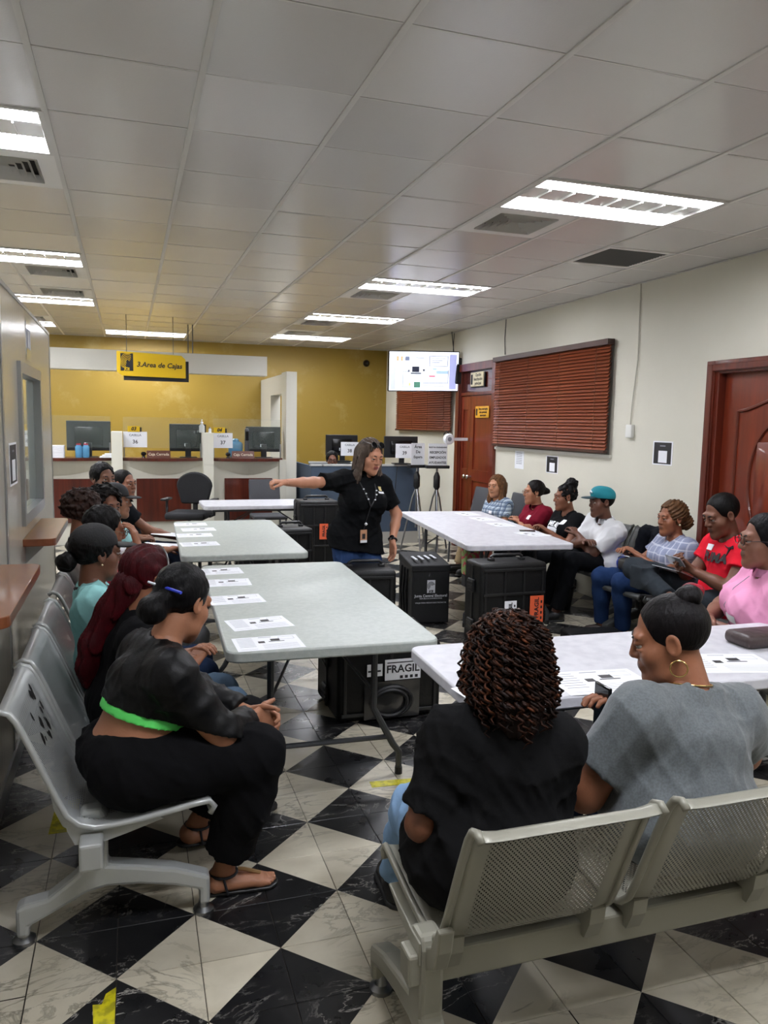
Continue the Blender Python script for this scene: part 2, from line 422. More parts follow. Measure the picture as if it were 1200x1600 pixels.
for k, (i, j) in enumerate(VENTS):
    t = diffuser() if vt is None else copy_tree(vt)
    if vt is None: vt = t
    t.location = (GX+i*GS, GY+j*GS, ZC); t['label'] = 'square white ceiling air diffuser ' + vpl[k]; t['group'] = 'ceiling diffusers'
t = thing('return_grille', 'grey louvred return air grille by the right wall', 'vent', (GX+6*GS, GY+3*GS, ZC))
q = MB()
for lo, hi in (((.006, .006, 0), (.594, .05, .008)), ((.006, .55, 0), (.594, .594, .008)), ((.006, .05, 0), (.05, .55, .008)), ((.55, .05, 0), (.594, .55, .008))): q.box(lo, hi)
q.build('frame', M_vent, t); MB().box((.05, .05, .05), (.55, .55, .055)).build('duct', M_dark, t)
Mg = mat('grille_grey', '7d7c79', .5)
for k in range(15):
    y = .06 + k*.0335; MB().add([(.05, y, .012), (.55, y, .012), (.55, y+.03, .0), (.05, y+.03, .0)], [(0, 1, 2, 3), (3, 2, 1, 0)]).build('louvre', Mg, t)
# ================================================================ left partition with its window and ledges
M_lam = mat('laminate_board', 'b7b2a6', .22, bump=(3, .12, (1, 14, .5)))
M_alu = mat('aluminium', 'a9abac', .35, .8)
PT = 2.29; PY1 = 6.33
pw = MB()
WY0, WY1, WZ0, WZ1 = 4.5, 5.5, 1.1, 1.975
x0, x1 = XP-.1, XP
pw.box((x0, -1.5, 0), (x1, WY0, PT)).box((x0, WY0, 0), (x1, WY1, WZ0)).box((x0, WY0, WZ1), (x1, WY1, PT)).box((x0, WY1, 0), (x1, PY1, PT))
struct(pw.build('wall_partition', M_lam))
sm = struct(MB().box((x1-.002, 3.93, 0), (x1+.006, 3.965, PT)).box((x0-.005, -1.5, PT), (x1+.005, PY1+.005, PT+.02)).box((x0-.004, PY1, 0), (x1+.004, PY1+.012, PT)).build('trim_2', M_alu))
wn = struct(MB().box((x1-.06, WY0, WZ0), (x1+.02, WY0+.06, WZ1)).box((x1-.06, WY1-.06, WZ0), (x1+.02, WY1, WZ1)).box((x1-.06, WY0+.06, WZ0), (x1+.02, WY1-.06, WZ0+.06)).box((x1-.06, WY0+.06, WZ1-.06), (x1+.02, WY1-.06, WZ1)).build('window_1', M_alu))
Tg = NT('window_glass'); Tg.b.inputs['Base Color'].default_value = (.85, .95, .92, 1); Tg.b.inputs['Roughness'].default_value = .03
Tg.b.inputs['Transmission Weight'].default_value = .9; Tg.b.inputs['IOR'].default_value = 1.25; M_glass = Tg.m
MB().box((x1-.03, WY0+.06, WZ0+.06), (x1-.022, WY1-.06, WZ1-.06)).build('pane', M_glass, wn)
struct(MB().box((x1, -1.5, 0), (x1+.012, PY1, .09)).build('baseboard_left', M_alu))
M_ledge = wood('ledge_cherry', '6d3b22', '8a5233', 3, (1, .12, 1), .28, .3)
def ledge(y0, y1, z, label):
    t = thing('wall_ledge', label, 'shelf', (XP, y0, z))
    d = .165; L = y1-y0; r = .05
    poly = [(0, 0)] + [(d-r+r*math.sin(a), r-r*math.cos(a)) for a in [k*PI/12 for k in range(7)]] + [(d-r+r*math.cos(a), L-r+r*math.sin(a)) for a in [k*PI/12 for k in range(7)]] + [(0, L)]
    MB().prism(poly, 'z', -.04, 0).build('board', M_ledge, t, bevel=.003)
    for y in (.12, L-.12): MB().prism([(0, -.04), (.11, -.04), (0, -.15)], 'y', y-.01, y+.01).build('bracket', M_alu, t)
ledge(2.72, 3.74, 1.03, 'cherry wood ledge on the left partition nearest the camera')
ledge(4.5, 5.45, 1.03, 'cherry wood ledge under the window in the left partition')
def sheet(name, label, cat, origin, right, up, w, h, prints=(), mats=None, th=.0015, mat_=None):
    """flat paper on a wall: origin = lower-left corner; prints = (x0,y0,x1,y1,material) fractions"""
    t = thing(name, label, cat, origin); r = Vector(right).normalized(); u = Vector(up).normalized(); n = r.cross(u)
    def P(x, y, k): return tuple(r*x*w + u*y*h + n*k)
    b = MB(); v = [P(0, 0, 0), P(1, 0, 0), P(1, 1, 0), P(0, 1, 0), P(0, 0, th), P(1, 0, th), P(1, 1, th), P(0, 1, th)]
    b.add(v, [(3, 2, 1, 0), (4, 5, 6, 7), (0, 1, 5, 4), (1, 2, 6, 5), (2, 3, 7, 6), (3, 0, 4, 7)]); b.build('sheet', mat_ or M_paper, t)
    by = {}
    for (a, c, d, e, m) in prints: by.setdefault(m.name, (m, MB()))[1].quad(P(a, c, th+.0004), P(d, c, th+.0004), P(d, e, th+.0004), P(a, e, th+.0004))
    for m, q in by.values(): q.build('print', m, t)
    return t, P
M_ink2 = mat('poster_black', '232326', .5)
QR = [(.05, .05, .95, .95, M_ink2), (.28, .1, .76, .62, M_paper), (.36, .78, .64, .82, M_inkg)]
def fix_layers(t):
    for k, c in enumerate([c for c in t.children if c.name.startswith('print')]): pass
def qr_sheet(label, origin, right, up, w, h):
    t, P = sheet('notice_sheet', label, 'notice', origin, right, up, w, h, [(.06, .05, .94, .95, M_ink2)])
    th = .0025
    q = MB().quad(P(.3, .1, th), P(.74, .1, th), P(.74, .6, th), P(.3, .6, th)).build('blank_panel', M_paper, t)
    MB().quad(P(.36, .78, th), P(.64, .78, th), P(.64, .83, th), P(.36, .83, th)).build('header_text', M_inkg, t)
qr_sheet('black and white notice on the left partition beside the window', (XP, 4.11, 1.345), (0, 1, 0), (0, 0, 1), .26, .21)
qr_sheet('black and white notice on the right wall next to the near door', (XR-.001, 5.73, 1.375), (0, -1, 0), (0, 0, 1), .26, .205)
qr_sheet('small black and white notice under the big blind', (XR-.001, 7.55, 1.185), (0, -1, 0), (0, 0, 1), .25, .19)
sheet('paper_notice', 'plain white paper taped under the left end of the big blind', 'notice', (XR-.001, 8.28, 1.19), (0, -1, 0), (0, 0, 1), .22, .225, [(.15, .8-.09*k, .8, .83-.09*k, M_inkg) for k in range(7)])
mt_tape = mat('clear_tape', 'd8d4c0', .12)
t, P = sheet('poster', 'small poster taped high on the left partition above the window', 'poster', (XP, 4.93, 2.04), (0, 1, 0), (0, 0, 1), .22, .19, [(.1, .1, .9, .9, mat('poster_blue', '8e93a8', .5)), ])
MB().quad(P(.35, .25, .0025), P(.7, .25, .0025), P(.7, .75, .0025), P(.35, .75, .0025)).build('figure', M_paper, t)
for a, c in ((.0, .8), (.0, -.15)): MB().quad(P(a, c, .003), P(a+1, c, .003), P(a+1, c+.35, .003), P(a, c+.35, .003)).build('tape_strip', mt_tape, t)

# ================================================================ right wall: doors, blinds, cables
M_doorf = wood('door_frame_wood', '4a160b', '6e2a17', 5, (1, 1, .06), .32, .2)
M_doorl = wood('door_leaf_wood', '5e1f0f', '7c3018', 4, (1, 1, .06), .3, .3)
def rect_ring(b, y0, y1, z1, w, x0, x1): 
    b.box((x0, y0, 0), (x1, y0+w, z1)).box((x0, y1-w, 0), (x1, y1, z1)).box((x0, y0+w, z1-w), (x1, y1-w, z1)); return b
# near door (closed, carved)
fr = MB(); rect_ring(fr, D2[0]-.07, D2[1]+.07, D2[2]+.05, .085, XR-.03, XR+.02); rect_ring(fr, D2[0]-.04, D2[1]+.04, D2[2]+.02, .05, XR-.045, XR); rect_ring(fr, D2[0]-.0, D2[1]+.0, D2[2]-.0, .05, XR-.01, XR+.12)
dr = struct(fr.build('door_1', M_doorf, bevel=.006))
MB().box((XR+.06, D2[0]+.05, .01), (XR+.1, D2[1]-.05, D2[2]-.05)).build('leaf', M_doorl, dr)
xf_ = XR+.055; ya, yb = D2[0]+.2, D2[1]-.2; ym = (ya+yb)/2
arch = []
for k in range(25):
    s = k/24; y = ya + (yb-ya)*s; arch.append((xf_, y, 1.83 + .09*(1-math.cos(2*PI*s))/2*1.0))
M_mould = mat('door_moulding', '5a1f10', .3, coat=.3)
MB().tube(arch + [(xf_, yb, 1.1), (xf_, yb, .25), (xf_, ya, .25), (xf_, ya, 1.1)], .014, 6, closed=True).build('panel_moulding', M_mould, dr, smooth=True)
ov = [(xf_, ym + .27*math.cos(a)*(1 if math.sin(a) > 0 else 1), 1.30 + .45*math.sin(a)) for a in [2*PI*k/40 for k in range(40)]]
MB().tube(ov, .013, 6, closed=True).build('oval_moulding', M_mould, dr, smooth=True)
MB().rbox((XR+.045, ym-.2, .95), (XR+.062, ym+.2, 1.6), .05).build('raised_panel', M_doorl, dr, smooth=True)
MB().lathe([(.012, 0), (.012, .03), (.028, .045), (.03, .06), (.02, .075)], (0, 0, 0), 14).xf(Tr(XR+.06, D2[0]+.13, 1.02) @ Matrix.Rotation(-PI/2, 4, 'Y')).build('door_handle', M_steel, dr, smooth=True)
# far door (leaf pair slightly open, solid transom)
fr = MB(); rect_ring(fr, D1[0]-.06, D1[1]+.06, D1[2]+.05, .1, XR-.04, XR+.02); rect_ring(fr, D1[0], D1[1], D1[2], .05, XR-.01, XR+.14)
dr = struct(fr.build('door_2', M_doorf, bevel=.005))
MB().box((XR+.03, D1[0]+.05, 2.12), (XR+.06, D1[1]-.05, D1[2]-.05)).build('transom_panel', wood('transom_wood', '3d1714', '54241d', 4, (1, 1, .1), .2, .5), dr)
MB().box((XR-.0, D1[0]+.05, 2.09), (XR+.08, D1[1]-.05, 2.13)).build('transom_bar', M_doorf, dr)
def leaf(y0, y1, name, M=None):
    b = MB().box((XR+.03, y0, .01), (XR+.06, y1, 2.08))
    sw = .1 if y1-y0 > .5 else .055
    for lo, hi in (((y0, .01), (y0+sw, 2.08)), ((y1-sw, .01), (y1, 2.08)), ((y0+sw, 1.9), (y1-sw, 2.08)), ((y0+sw, .95), (y1-sw, 1.1)), ((y0+sw, .01), (y1-sw, .22))):
        b.box((XR+.012, lo[0], lo[1]), (XR+.03, hi[0], hi[1]))
    if M is not None: b.xf(M)
    return b.build(name, M_doorl, dr, bevel=.003)
lf = leaf(D1[0]+.052, 9.62, 'leaf'); leaf(9.625, D1[1]-.052, 'narrow_leaf')
for y in (9.56, 9.67): MB().lathe([(.01, 0), (.01, .03), (.026, .04), (.03, .055), (.018, .07)], (0, 0, 0), 12).xf(Tr(XR+.012, y, 1.0) @ Matrix.Rotation(-PI/2, 4, 'Y')).build('door_knob', M_chrome, lf, smooth=True)
# signs on the far door
t = thing('door_sign', 'cream plaque with three lines of text on the transom of the far door', 'sign', (XR+.005, 9.42, 2.2))
MB().rbox((-.012, -.2, 0), (0.012, .2, .19), .012).build('plaque', mat('plaque_cream', 'd3c9a4', .4), t, smooth=True)
MB().box((.0, -.22, -.012), (.014, .19, .18)).build('backing', M_ink, t)
fm = lambda y, z: face_mx((-.013, y, z), (0, -1, 0), (0, 0, 1))
for k, s in enumerate(('Opción', 'Inscripción', 'principal')): text_mesh(s, .058, M_ink, 'lettering', t, fm(-.05, .15-.055*k), bold=.001)
MB().box((-.013, .12, .03), (-.012, .175, .16)).build('emblem', M_ink, t)
t = thing('door_sign', 'yellow plaque with three lines of text on the far door leaf', 'sign', (XR+.008, 9.24, 1.79))
MB().rbox((-.01, -.2, 0), (0.004, .2, .15), .012).build('plaque', mat('plaque_yellow', 'd8a02c', .4), t, smooth=True)
for k, s in enumerate(('Área restringida', 'solo personal', 'autorizado')): text_mesh(s, .042, M_ink, 'lettering', t, fm(-.045, .115-.042*k), bold=.0007)
MB().box((-.011, .13, .03), (-.0105, .175, .12)).build('emblem', M_ink, t)
# blinds
M_slat = wood('blind_slat_wood', '6a301b', '8e4b2b', 4, (1, .05, 1), .38)
M_rail = mat('blind_rail', '40251c', .45)
M_cord = mat('blind_cord', '6b4a38', .8)
def blind(label, y0, y1, z0, z1, x, n, droop=0.0):
    t = thing('wood_blind', label, 'blind', (x, y0, z0)); L = y1-y0; H = z1-z0
    MB().box((-.05, -.01, H-.055), (.03, L+.01, H)).build('head_rail', M_rail, t, bevel=.003)
    me = None
    for k in range(n):
        z = .03 + (H-.1)*k/(n-1)
        if me is None:
            b = MB(); a = math.radians(54)
            dx, dzz = .024*math.cos(a), .024*math.sin(a)
            b.add([(-dx, 0, -dzz), (-dx, L, -dzz), (dx, L, dzz), (dx, 0, dzz), (-dx-.003, 0, -dzz+.002), (-dx-.003, L, -dzz+.002), (dx-.003, L, dzz+.002), (dx-.003, 0, dzz+.002)],
                  [(0, 1, 2, 3), (7, 6, 5, 4), (0, 4, 5, 1), (1, 5, 6, 2), (2, 6, 7, 3), (3, 7, 4, 0)])
            me = b.mesh('slat', M_slat)
        o = link('slat', me, t); o.location = (-.005, 0, z); o.rotation_euler = (random.gauss(0, .0012), random.gauss(0, .02), 0)
    MB().box((-.03, -.0, -.015), (.01, L, .012)).build('bottom_rail', M_rail, t)
    for f in (.08, .36, .64, .93): MB().tube([(-.035, L*f, H-.05), (-.034, L*f, 0)], .0025, 5).build('ladder_cord', M_cord, t)
    return t
bl1 = blind('wide brown wooden venetian blind on the right wall beside the far door', 6.36, 8.76, 1.46, 2.52, XR-.05, 30)
bl2 = blind('brown wooden venetian blind below the television', 10.14, 12.46, 1.6, 2.5, XR-.05, 25)
struct(MB().box((XR-.012, 6.38, 1.42), (XR-.001, 8.74, 2.5)).build('window_2', mat('window_dark', '6c6a62', .4)))
struct(MB().box((XR-.03, 6.34, 1.40), (XR, 8.78, 1.43)).build('window_sill', M_white)).name = 'window_3'
# small white device with its cable
t = thing('wall_device', 'small white router box with a cable on the right wall', 'router', (XR, 6.05, 1.60))
MB().rbox((-.04, -.045, 0), (-.001, .045, .12), .01).build('case', mat('device_white', 'e2e2dc', .4), t, smooth=True)
MB().tube([(-.012, 0.01, .12), (-.012, .0, .3), (-.012, -.05, .7), (-.01, -.04, 1.0), (-.008, -.03, 1.37)], .005, 6).build('cable', mat('cable_white', 'b9b6a8', .6), t, smooth=True)
for y, z in ((8.62, 2.55), (10.2, 2.5)):
    tag(MB().tube([(XR-.01, y, z), (XR-.01, y+.02, z+.2), (XR-.01, y, ZC)], .005, 6).build('wall_cable', M_ink2, smooth=True), 'thin dark cable running up the wall above the ' + ('wide blind' if y < 9 else 'television'), 'cable')
# television on an arm at the right wall
TVc = Vector((3.85, 10.0, 2.41)); 
t = thing('television', 'flat television showing a bright slide with a laptop diagram', 'television', TVc)
tvM = Rz(math.radians(-7)) @ Matrix.Rotation(math.radians(6), 4, 'X') @ Matrix.Rotation(math.radians(-1.2), 4, 'Y')
TVW, TVH = .99, .545
o = MB().rbox((-TVW/2, -.02, -TVH/2), (TVW/2, .04, TVH/2), .008).xf(tvM).build('casing', M_blackg, t)
em = lambda n, c, s=1.0: emit('screen_'+n, c, s)
sc_ = MB().quad((-TVW/2+.012, -.0205, -TVH/2+.014), (TVW/2-.012, -.0205, -TVH/2+.014), (TVW/2-.012, -.0205, TVH/2-.012), (-TVW/2+.012, -.0205, TVH/2-.012)).xf(tvM).build('screen', em('white', 'eef3ff', .92), t)
def scr(name, rects, m):
    for (x0, y0, x1, y1) in rects:
        if x1-x0 < .008: x1 = x0+.008
        if y1-y0 < .012: y1 = y0+.012
        b = MB(); b.quad((-TVW/2+TVW*x0, -.022, TVH/2-TVH*y1), (-TVW/2+TVW*x1, -.022, TVH/2-TVH*y1), (-TVW/2+TVW*x1, -.022, TVH/2-TVH*y0), (-TVW/2+TVW*x0, -.022, TVH/2-TVH*y0))
        b.xf(tvM).build(name, m, sc_)
scr('side_bar', [(.03, .06, .1, .96), (.86, .08, .96, .94)], em('lilac', 'a9aedd', .75))
scr('laptop', [(.33, .38, .43, .52)], em('navy', '2c3040', .4)); scr('laptop_base', [(.31, .53, .46, .57), (.27, .46, .3, .52), (.48, .44, .51, .5)], em('grey', '5f646c', .6))
scr('router_box', [(.36, .76, .45, .9)], em('green', '4a7a68', .7)); scr('red_bar', [(.57, .6, .66, .635)], em('red', 'd06a80', 1.0)); scr('blue_bar', [(.67, .48, .84, .56), (.62, .42, .68, .46)], em('blue', '9fb8d8', 1.0))
scr('logo', [(.11, .13, .14, .25), (.17, .14, .2, .25)], em('tan', 'b98f6a', .8)); scr('orange_mark', [(.29, .78, .31, .86)], em('orange', 'e0b060', 1.0))
scr('diagram_line', [(.2, .5, .3, .505), (.2, .5, .205, .88), (.2, .875, .33, .88), (.52, .47, .62, .475), (.84, .46, .845, .78), (.48, .78, .845, .785), (.48, .85, .8, .855), (.57, .12, .83, .125), (.57, .12, .573, .36), (.83, .12, .833, .36), (.57, .36, .833, .365), (.6, .17, .8, .18), (.6, .22, .76, .225), (.6, .27, .72, .275), (.38, .16, .5, .175), (.23, .14, .29, .24)], em('line', '6f7890', .5))
MB().box((-.1, .04, -.1), (.1, .07, .1)).xf(tvM).build('mount_plate', M_black, t)
MB().tube([(0, .06, 0), (.25, .1, 0), (XR-TVc.x-.02, .04, 0)], .025, 8).build('mount_arm', M_black, t)
MB().rbox((XR-TVc.x-.09, -.09, -.16), (XR-TVc.x, .08, .2), .02).build('bracket_box', M_black, t)
MB().tube([(.46, .05, .26), (.47, .1, .36), (.45, .12, ZC-TVc.z)], .006, 6).build('power_cable', M_black, t, smooth=True)
t = thing('security_camera', 'small dark dome camera high on the mustard wall', 'camera', (4.0, YB, 2.74))
MB().lathe([(.05, 0), (.055, -.02), (.045, -.05), (.02, -.075)], n=14, axis='y').build('dome', M_blackg, t, smooth=True); MB().lathe([(.06, .0), (.06, -.012)], n=14, axis='y').build('base', M_ink2, t)

# ================================================================ cashier counter
CY = 11.0
M_cw = mat('counter_white', 'c9c6b8', .5)
M_glass2 = (lambda T: (T.b.inputs['Base Color'].__setattr__('default_value', (.45, .55, .5, 1)), T.b.inputs['Roughness'].__setattr__('default_value', .03), T.b.inputs['Alpha'].__setattr__('default_value', .07), T.m)[-1])(NT('screen_glass'))
t = thing('cashier_counter', 'white cashier counter with mahogany ledges and red wood front panels', 'counter', (0, CY, 0))
MB().box((-3.2, 0, 0), (2.15, .12, 1.12)).build('front_wall', M_cw, t)
bays = [(-1.55, -.21), (-.07, .98), (1.12, 2.1)]
for (a, c) in bays:
    n = 14; poly = [(a, 0.3), (a, 0)] + [(a+(c-a)*k/n, -.17*math.sin(PI*k/n)**.8) for k in range(1, n)] + [(c, 0), (c, .3)]
    MB().prism(poly, 'z', 1.13, 1.17).build('ledge', M_brown, t)
    MB().box((a, -.012, .42 if a > -1 else .4), (c, 0, .43)).build('rail', M_cw, t)
    bw = MB(); m = 12
    for k in range(m):                                     # bowed white apron under the ledge
        s0, s1 = k/m, (k+1)/m; f = lambda s: -.13*math.sin(PI*s)**.8; g = lambda s: 1.13-.0; q = lambda s: .93+.16*(1-math.sin(PI*s))
        bw.quad((a+(c-a)*s0, -.002, q(s0)), (a+(c-a)*s1, -.002, q(s1)), (a+(c-a)*s1, f(s1), 1.13), (a+(c-a)*s0, f(s0), 1.13))
    bw.build('apron', M_cw, t, smooth=True)
for (a, c) in ((-1.5, -.35), (.1, .82), (1.28, 1.95)): MB().box((a, -.03, .3), (c, 0, .89)).build('wood_panel', M_brown, t, bevel=.004)
for k_, x in enumerate((-.14, 1.05)): struct(MB().box((x-.07, CY-.12, 0), (x+.07, CY+.35, 1.52)).build('trim_%d' % (4+k_), mat('pillar_white', 'e0decf', .5), None, bevel=.004))
MB().box((2.05, -.05, 0), (2.15, .1, 1.15)).build('end_post', M_cw, t)
for (a, c), nm_ in zip(bays, ('left', 'middle', 'right')):
    g_ = thing('glass_screen', 'low clear glass screen standing over the %s counter bay' % nm_, 'glass screen', (0, CY, 1.17), 0, 'counter screens')
    MB().box((a+.01, .05, .13), (c-.01, .062, .55)).build('pane', M_glass2, g_)
    for x_ in (a+.02, c-.02): MB().box((x_-.008, .045, 0), (x_+.008, .067, .2)).build('clip', M_steel, g_)
sp = struct(MB().box((2.15, CY-.02, 0), (2.3, 11.35, 2.4)).box((2.15, 11.35, 0), (2.3, 12.25, 1.0)).box((2.15, 11.35, 2.1), (2.3, 12.25, 2.38)).box((2.15, 12.25, 0), (2.3, YB, 2.38)).build('wall_cashier_side', mat('partition_white', 'd5d3c6', .5)))
sp = struct(MB().box((-3.4, CY-.1, 2.32), (1.86, CY+.15, 2.585)).build('trim_3', M_white))
MB().tube([(.80, CY, 2.58), (.80, CY, ZC)], .008, 6).build('hanger_rod', M_grey, sp); MB().tube([(.86, CY, 2.58), (.86, CY, ZC)], .008, 6).build('hanger_rod', M_grey, sp); MB().tube([(-2.4, CY, 2.58), (-2.4, CY, ZC)], .008, 6).build('hanger_rod', M_grey, sp)
def monitor(label, x, y, z, w=.5, h=.34, rz=0, paper=None, stand=True, num=None):
    """screen back faces -y (towards the camera)"""
    t = thing('monitor', label, 'monitor', (x, y, z), rz)
    MB().rbox((-w/2, -.02, .09), (w/2, .02, .09+h), .008).build('panel', M_black, t)
    MB().rbox((-w*.32, -.05, .14), (w*.32, -.015, .09+h*.8), .015).build('back_shell', M_blackg, t, smooth=True)
    MB().rbox((-.04, -.06, 0), (.04, -.03, .2), .01).build('neck', M_black, t); MB().rbox((-.12, -.12, -.0), (.12, .06, .015), .006).build('foot', M_black, t)
    MB().box((-w*.1, -.053, .16), (-w*.02, -.0505, .2)).build('sticker', M_paper, t)
    return t
def number_paper(label, num, x, y, z, w, h, rz=0.0):
    t = thing('number_sheet', label, 'sign', (x, y, z), rz)
    MB().box((0, -.002, 0), (w, 0, h)).build('sheet', M_paper, t)
    text_mesh('CASILLA', h*.2, M_inkg, 'lettering', t, face_mx((w/2, -.003, h*.78), (1, 0, 0), (0, 0, 1)), bold=.0012)
    text_mesh(num, h*.34, M_ink, 'lettering', t, face_mx((w/2, -.003, h*.35), (1, 0, 0), (0, 0, 1)), bold=.0012)
monitor('black monitor behind the leftmost counter bay', -.50, CY+.22, 1.165, .56, .40)
monitor('black monitor behind the middle counter bay beside the number 36 sheet', .80, CY+.22, 1.165, .50, .38)
monitor('black monitor at the right end of the cashier counter', 1.86, CY+.22, 1.165, .5, .36)
number_paper('white sheet reading CASILLA 36 beside the left pillar of the counter', '36', -.06, CY+.045, 1.31, .31, .21)
number_paper('white sheet reading CASILLA 37 over the right counter bay', '37', 1.13, CY+.045, 1.31, .27, .21)
def small_sign(num, x):
    t = thing('position_sign', 'small yellow sign reading %s above the %s' % (num, 'CASILLA 36 sheet' if num == '03' else 'sheet by the right pillar'), 'sign', (x, CY+.04, 1.52))
    MB().box((.02, .004, -.012), (.18, .012, .06)).build('backing', M_ink, t); MB().box((0, -.004, 0), (.155, .004, .075)).build('plate', M_yell, t)
    text_mesh(num, .065, M_ink, 'lettering', t, face_mx((.075, -.005, .038), (1, 0, 0), (0, 0, 1)), shear=.25, bold=.003)
small_sign('03', .0); small_sign('04', 1.14)
def name_plate(x, label):
    t = thing('closed_sign', label, 'sign', (x, CY-.02, 1.17))
    MB().prism([(-.03, 0), (.03, 0), (.005, .1), (-.005, .1)], 'x', 0, .31).build('plate', mat('plate_brown', '5a3023', .35), t)
    Mt = Matrix.Rotation(math.radians(14), 4, 'X')
    text_mesh('Caja Cerrada', .05, mat('plate_cream', 'd8c9b0', .5), 'lettering', t, Tr(.155, -.02, .05) @ Matrix.Rotation(math.radians(90-14), 4, 'X'), bold=.0008)
name_plate(.24, 'brown plate reading Caja Cerrada in the middle counter bay'); name_plate(1.38, 'brown plate reading Caja Cerrada in the right counter bay')
M_jug = mat('jug_blue', '5d9fc9', .12, alpha=.8)
t = thing('water_jar', 'clear blue jar with red lids on the left counter bay', 'jar', (-.62, CY+.02, 1.17))
for dx in (0, .09):
    MB().lathe([(.042, 0), (.045, .02), (.045, .14), (.03, .165)], (dx, 0, 0), 14).build('bottle_body', M_jug, t, smooth=True); MB().lathe([(.03, .165), (.03, .185)], (dx, 0, 0), 12).build('lid', mat('lid_red', '9c2a38', .4), t)
t = thing('water_jug', 'blue plastic water jug behind the right counter plate', 'jug', (1.36, CY+.2, 1.17)); MB().rbox((0, -.08, .0), (.2, .08, .23), .05, seg=4).build('body', M_jug, t, smooth=True); MB().lathe([(.05, .22), (.05, .25), (.03, .27)], (.1, 0, 0), 12).build('neck', M_jug, t, smooth=True)
t = thing('sanitizer_bottle', 'clear sanitizer pump bottle on the counter pillar', 'bottle', (.98, CY+.06, 1.52)); MB().lathe([(.035, 0), (.04, .01), (.04, .09), (.015, .12), (.015, .13)], n=14).build('body', mat('bottle_clear', 'dfe4e2', .1, alpha=.7), t, smooth=True); MB().lathe([(.018, .13), (.018, .15), (.006, .15), (.006, .18)], n=10).build('pump', M_paper, t, smooth=True); MB().box((-.006, -.04, .172), (.006, .01, .182)).build('nozzle', M_paper, t)
t = thing('sanitizer_bottle', 'small white bottle on the right counter pillar', 'bottle', (1.09, CY+.06, 1.52)); MB().lathe([(.02, 0), (.02, .05), (.008, .06), (.008, .075)], n=12).build('body', M_paper, t, smooth=True); MB().lathe([(.011, .06), (.011, .078)], n=10).build('cap', M_inkg, t)
t = thing('paper_stack', 'stack of white papers at the left end of the counter', 'papers', (-.98, CY+.0, 1.17))
for k in range(5): MB().box((0+.004*random.random(), -.08, .032*k), (.18+.01*random.random(), .1, .032*k+.03)).build('ream', M_paper, t)
t = thing('loose_papers', 'crumpled white papers on the counter in front of the left monitor', 'papers', (-.36, CY-.03, 1.17))
for k in range(3): MB().rbox((.0+.03*k, -.05, .018*k), (.28-.05*k, .12, .018*k+.02), .008).build('sheet_pile', M_paper, t, smooth=True)
for x, lab in ((.2, 'black webcam on the counter beside the middle plate'), (1.33, 'black webcam on the counter beside the right plate')):
    t = thing('webcam', lab, 'webcam', (x, CY, 1.17)); MB().lathe([(.025, 0), (.02, .02), (.01, .03)], n=12).build('foot', M_black, t, smooth=True); MB().lathe([(.02, .03), (.035, .045), (.035, .065), (.02, .08)], n=12).build('head', M_blackg, t, smooth=True)
t = thing('payment_terminal', 'grey card terminal standing behind the right counter bay', 'terminal', (1.6, CY+.06, 1.17)); MB().rbox((-.03, -.03, 0), (.03, .03, .42), .02).build('body', M_grey, t, smooth=True); MB().rbox((-.024, -.035, .25), (.024, -.028, .38), .003).build('display', M_blackg, t)
# hanging sign
t = thing('hanging_sign', 'yellow hanging sign reading 3.Area de Cajas over a black back board', 'sign', (-.115, 10.3, 2.225))
W_, H_ = .85, .285
MB().prism([(.06, 0), (W_-.02, -.01), (W_-.02, H_-.06), (W_-.07, H_-.012), (0, H_+.015), (0, .05)], 'y', -.01, .0).build('board', M_yell, t)
MB().box((.08, .012, -.055), (W_+.02, .022, H_-.08)).build('back_board', M_ink, t)
lg = MB().box((.045, -.012, .06), (.195, -.0102, .275)).build('emblem', M_ink, t)
for k in range(5):
    r = .03 + .02*k; q = MB(); c0 = Vector((.13, 0, .17))
    pts = [(c0.x + r*.75*math.cos(a), -.0125, c0.z + r*math.sin(a)) for a in [PI*.1+PI*1.15*i/10+k*.2 for i in range(11)]]
    pts = [(min(max(p[0], .05), .19), p[1], min(max(p[2], .1), .27)) for p in pts]
    q.tube(pts, .004, 4).build('emblem_line', M_yell, lg)
MB().box((.05, -.0135, .066), (.19, -.0125, .098)).build('emblem_bar', M_ink, lg); text_mesh('JCE', .042, M_yell, 'lettering', lg, face_mx((.12, -.014, .082), (1, 0, 0), (0, 0, 1)), bold=.003)
text_mesh('3.Area de Cajas', .086, M_ink, 'lettering', t, face_mx((.51, -.012, .14), (1, 0, -.012), (0.012, 0, 1)), shear=.2, bold=.002)
for x in (.12, .68): MB().tube([(x, 0, H_), (x, 0, ZC-2.225)], .004, 5).build('hanger_wire', M_grey, t)

# ================================================================ blue cubicle with monitors and stands
M_blue = mat('cubicle_fabric', '3d4b5c', .85, bump=(180, .2))
t = thing('cubicle_partition', 'blue-grey office partition screen behind the standing woman', 'partition', (0, 10.3, 0))
for (a, c) in ((2.36, 2.52), (2.52, 3.27), (3.29, 3.93)):
    MB().box((a, 0, .17), (c, .05, 1.10)).build('fabric_panel', M_blue, t); MB().box((a-.008, -.008, 1.10), (c+.008, .058, 1.125)).build('top_cap', mat('cubicle_trim', 'b7b8b4', .5), t); MB().box((a-.005, -.003, 0), (c+.005, .053, .17)).build('kick_plate', mat('cubicle_kick', 'a3a199', .5), t)
MB().box((2.36, .05, .1), (2.41, 1.2, 1.10)).build('return_panel', M_blue, t)
MB().box((2.5, .7, .05), (3.27, .75, 1.10)).build('rear_panel', M_blue, t); MB().box((2.49, .69, 1.10), (3.28, .76, 1.126)).build('top_cap', mat('cubicle_trim', 'b7b8b4', .5), t)
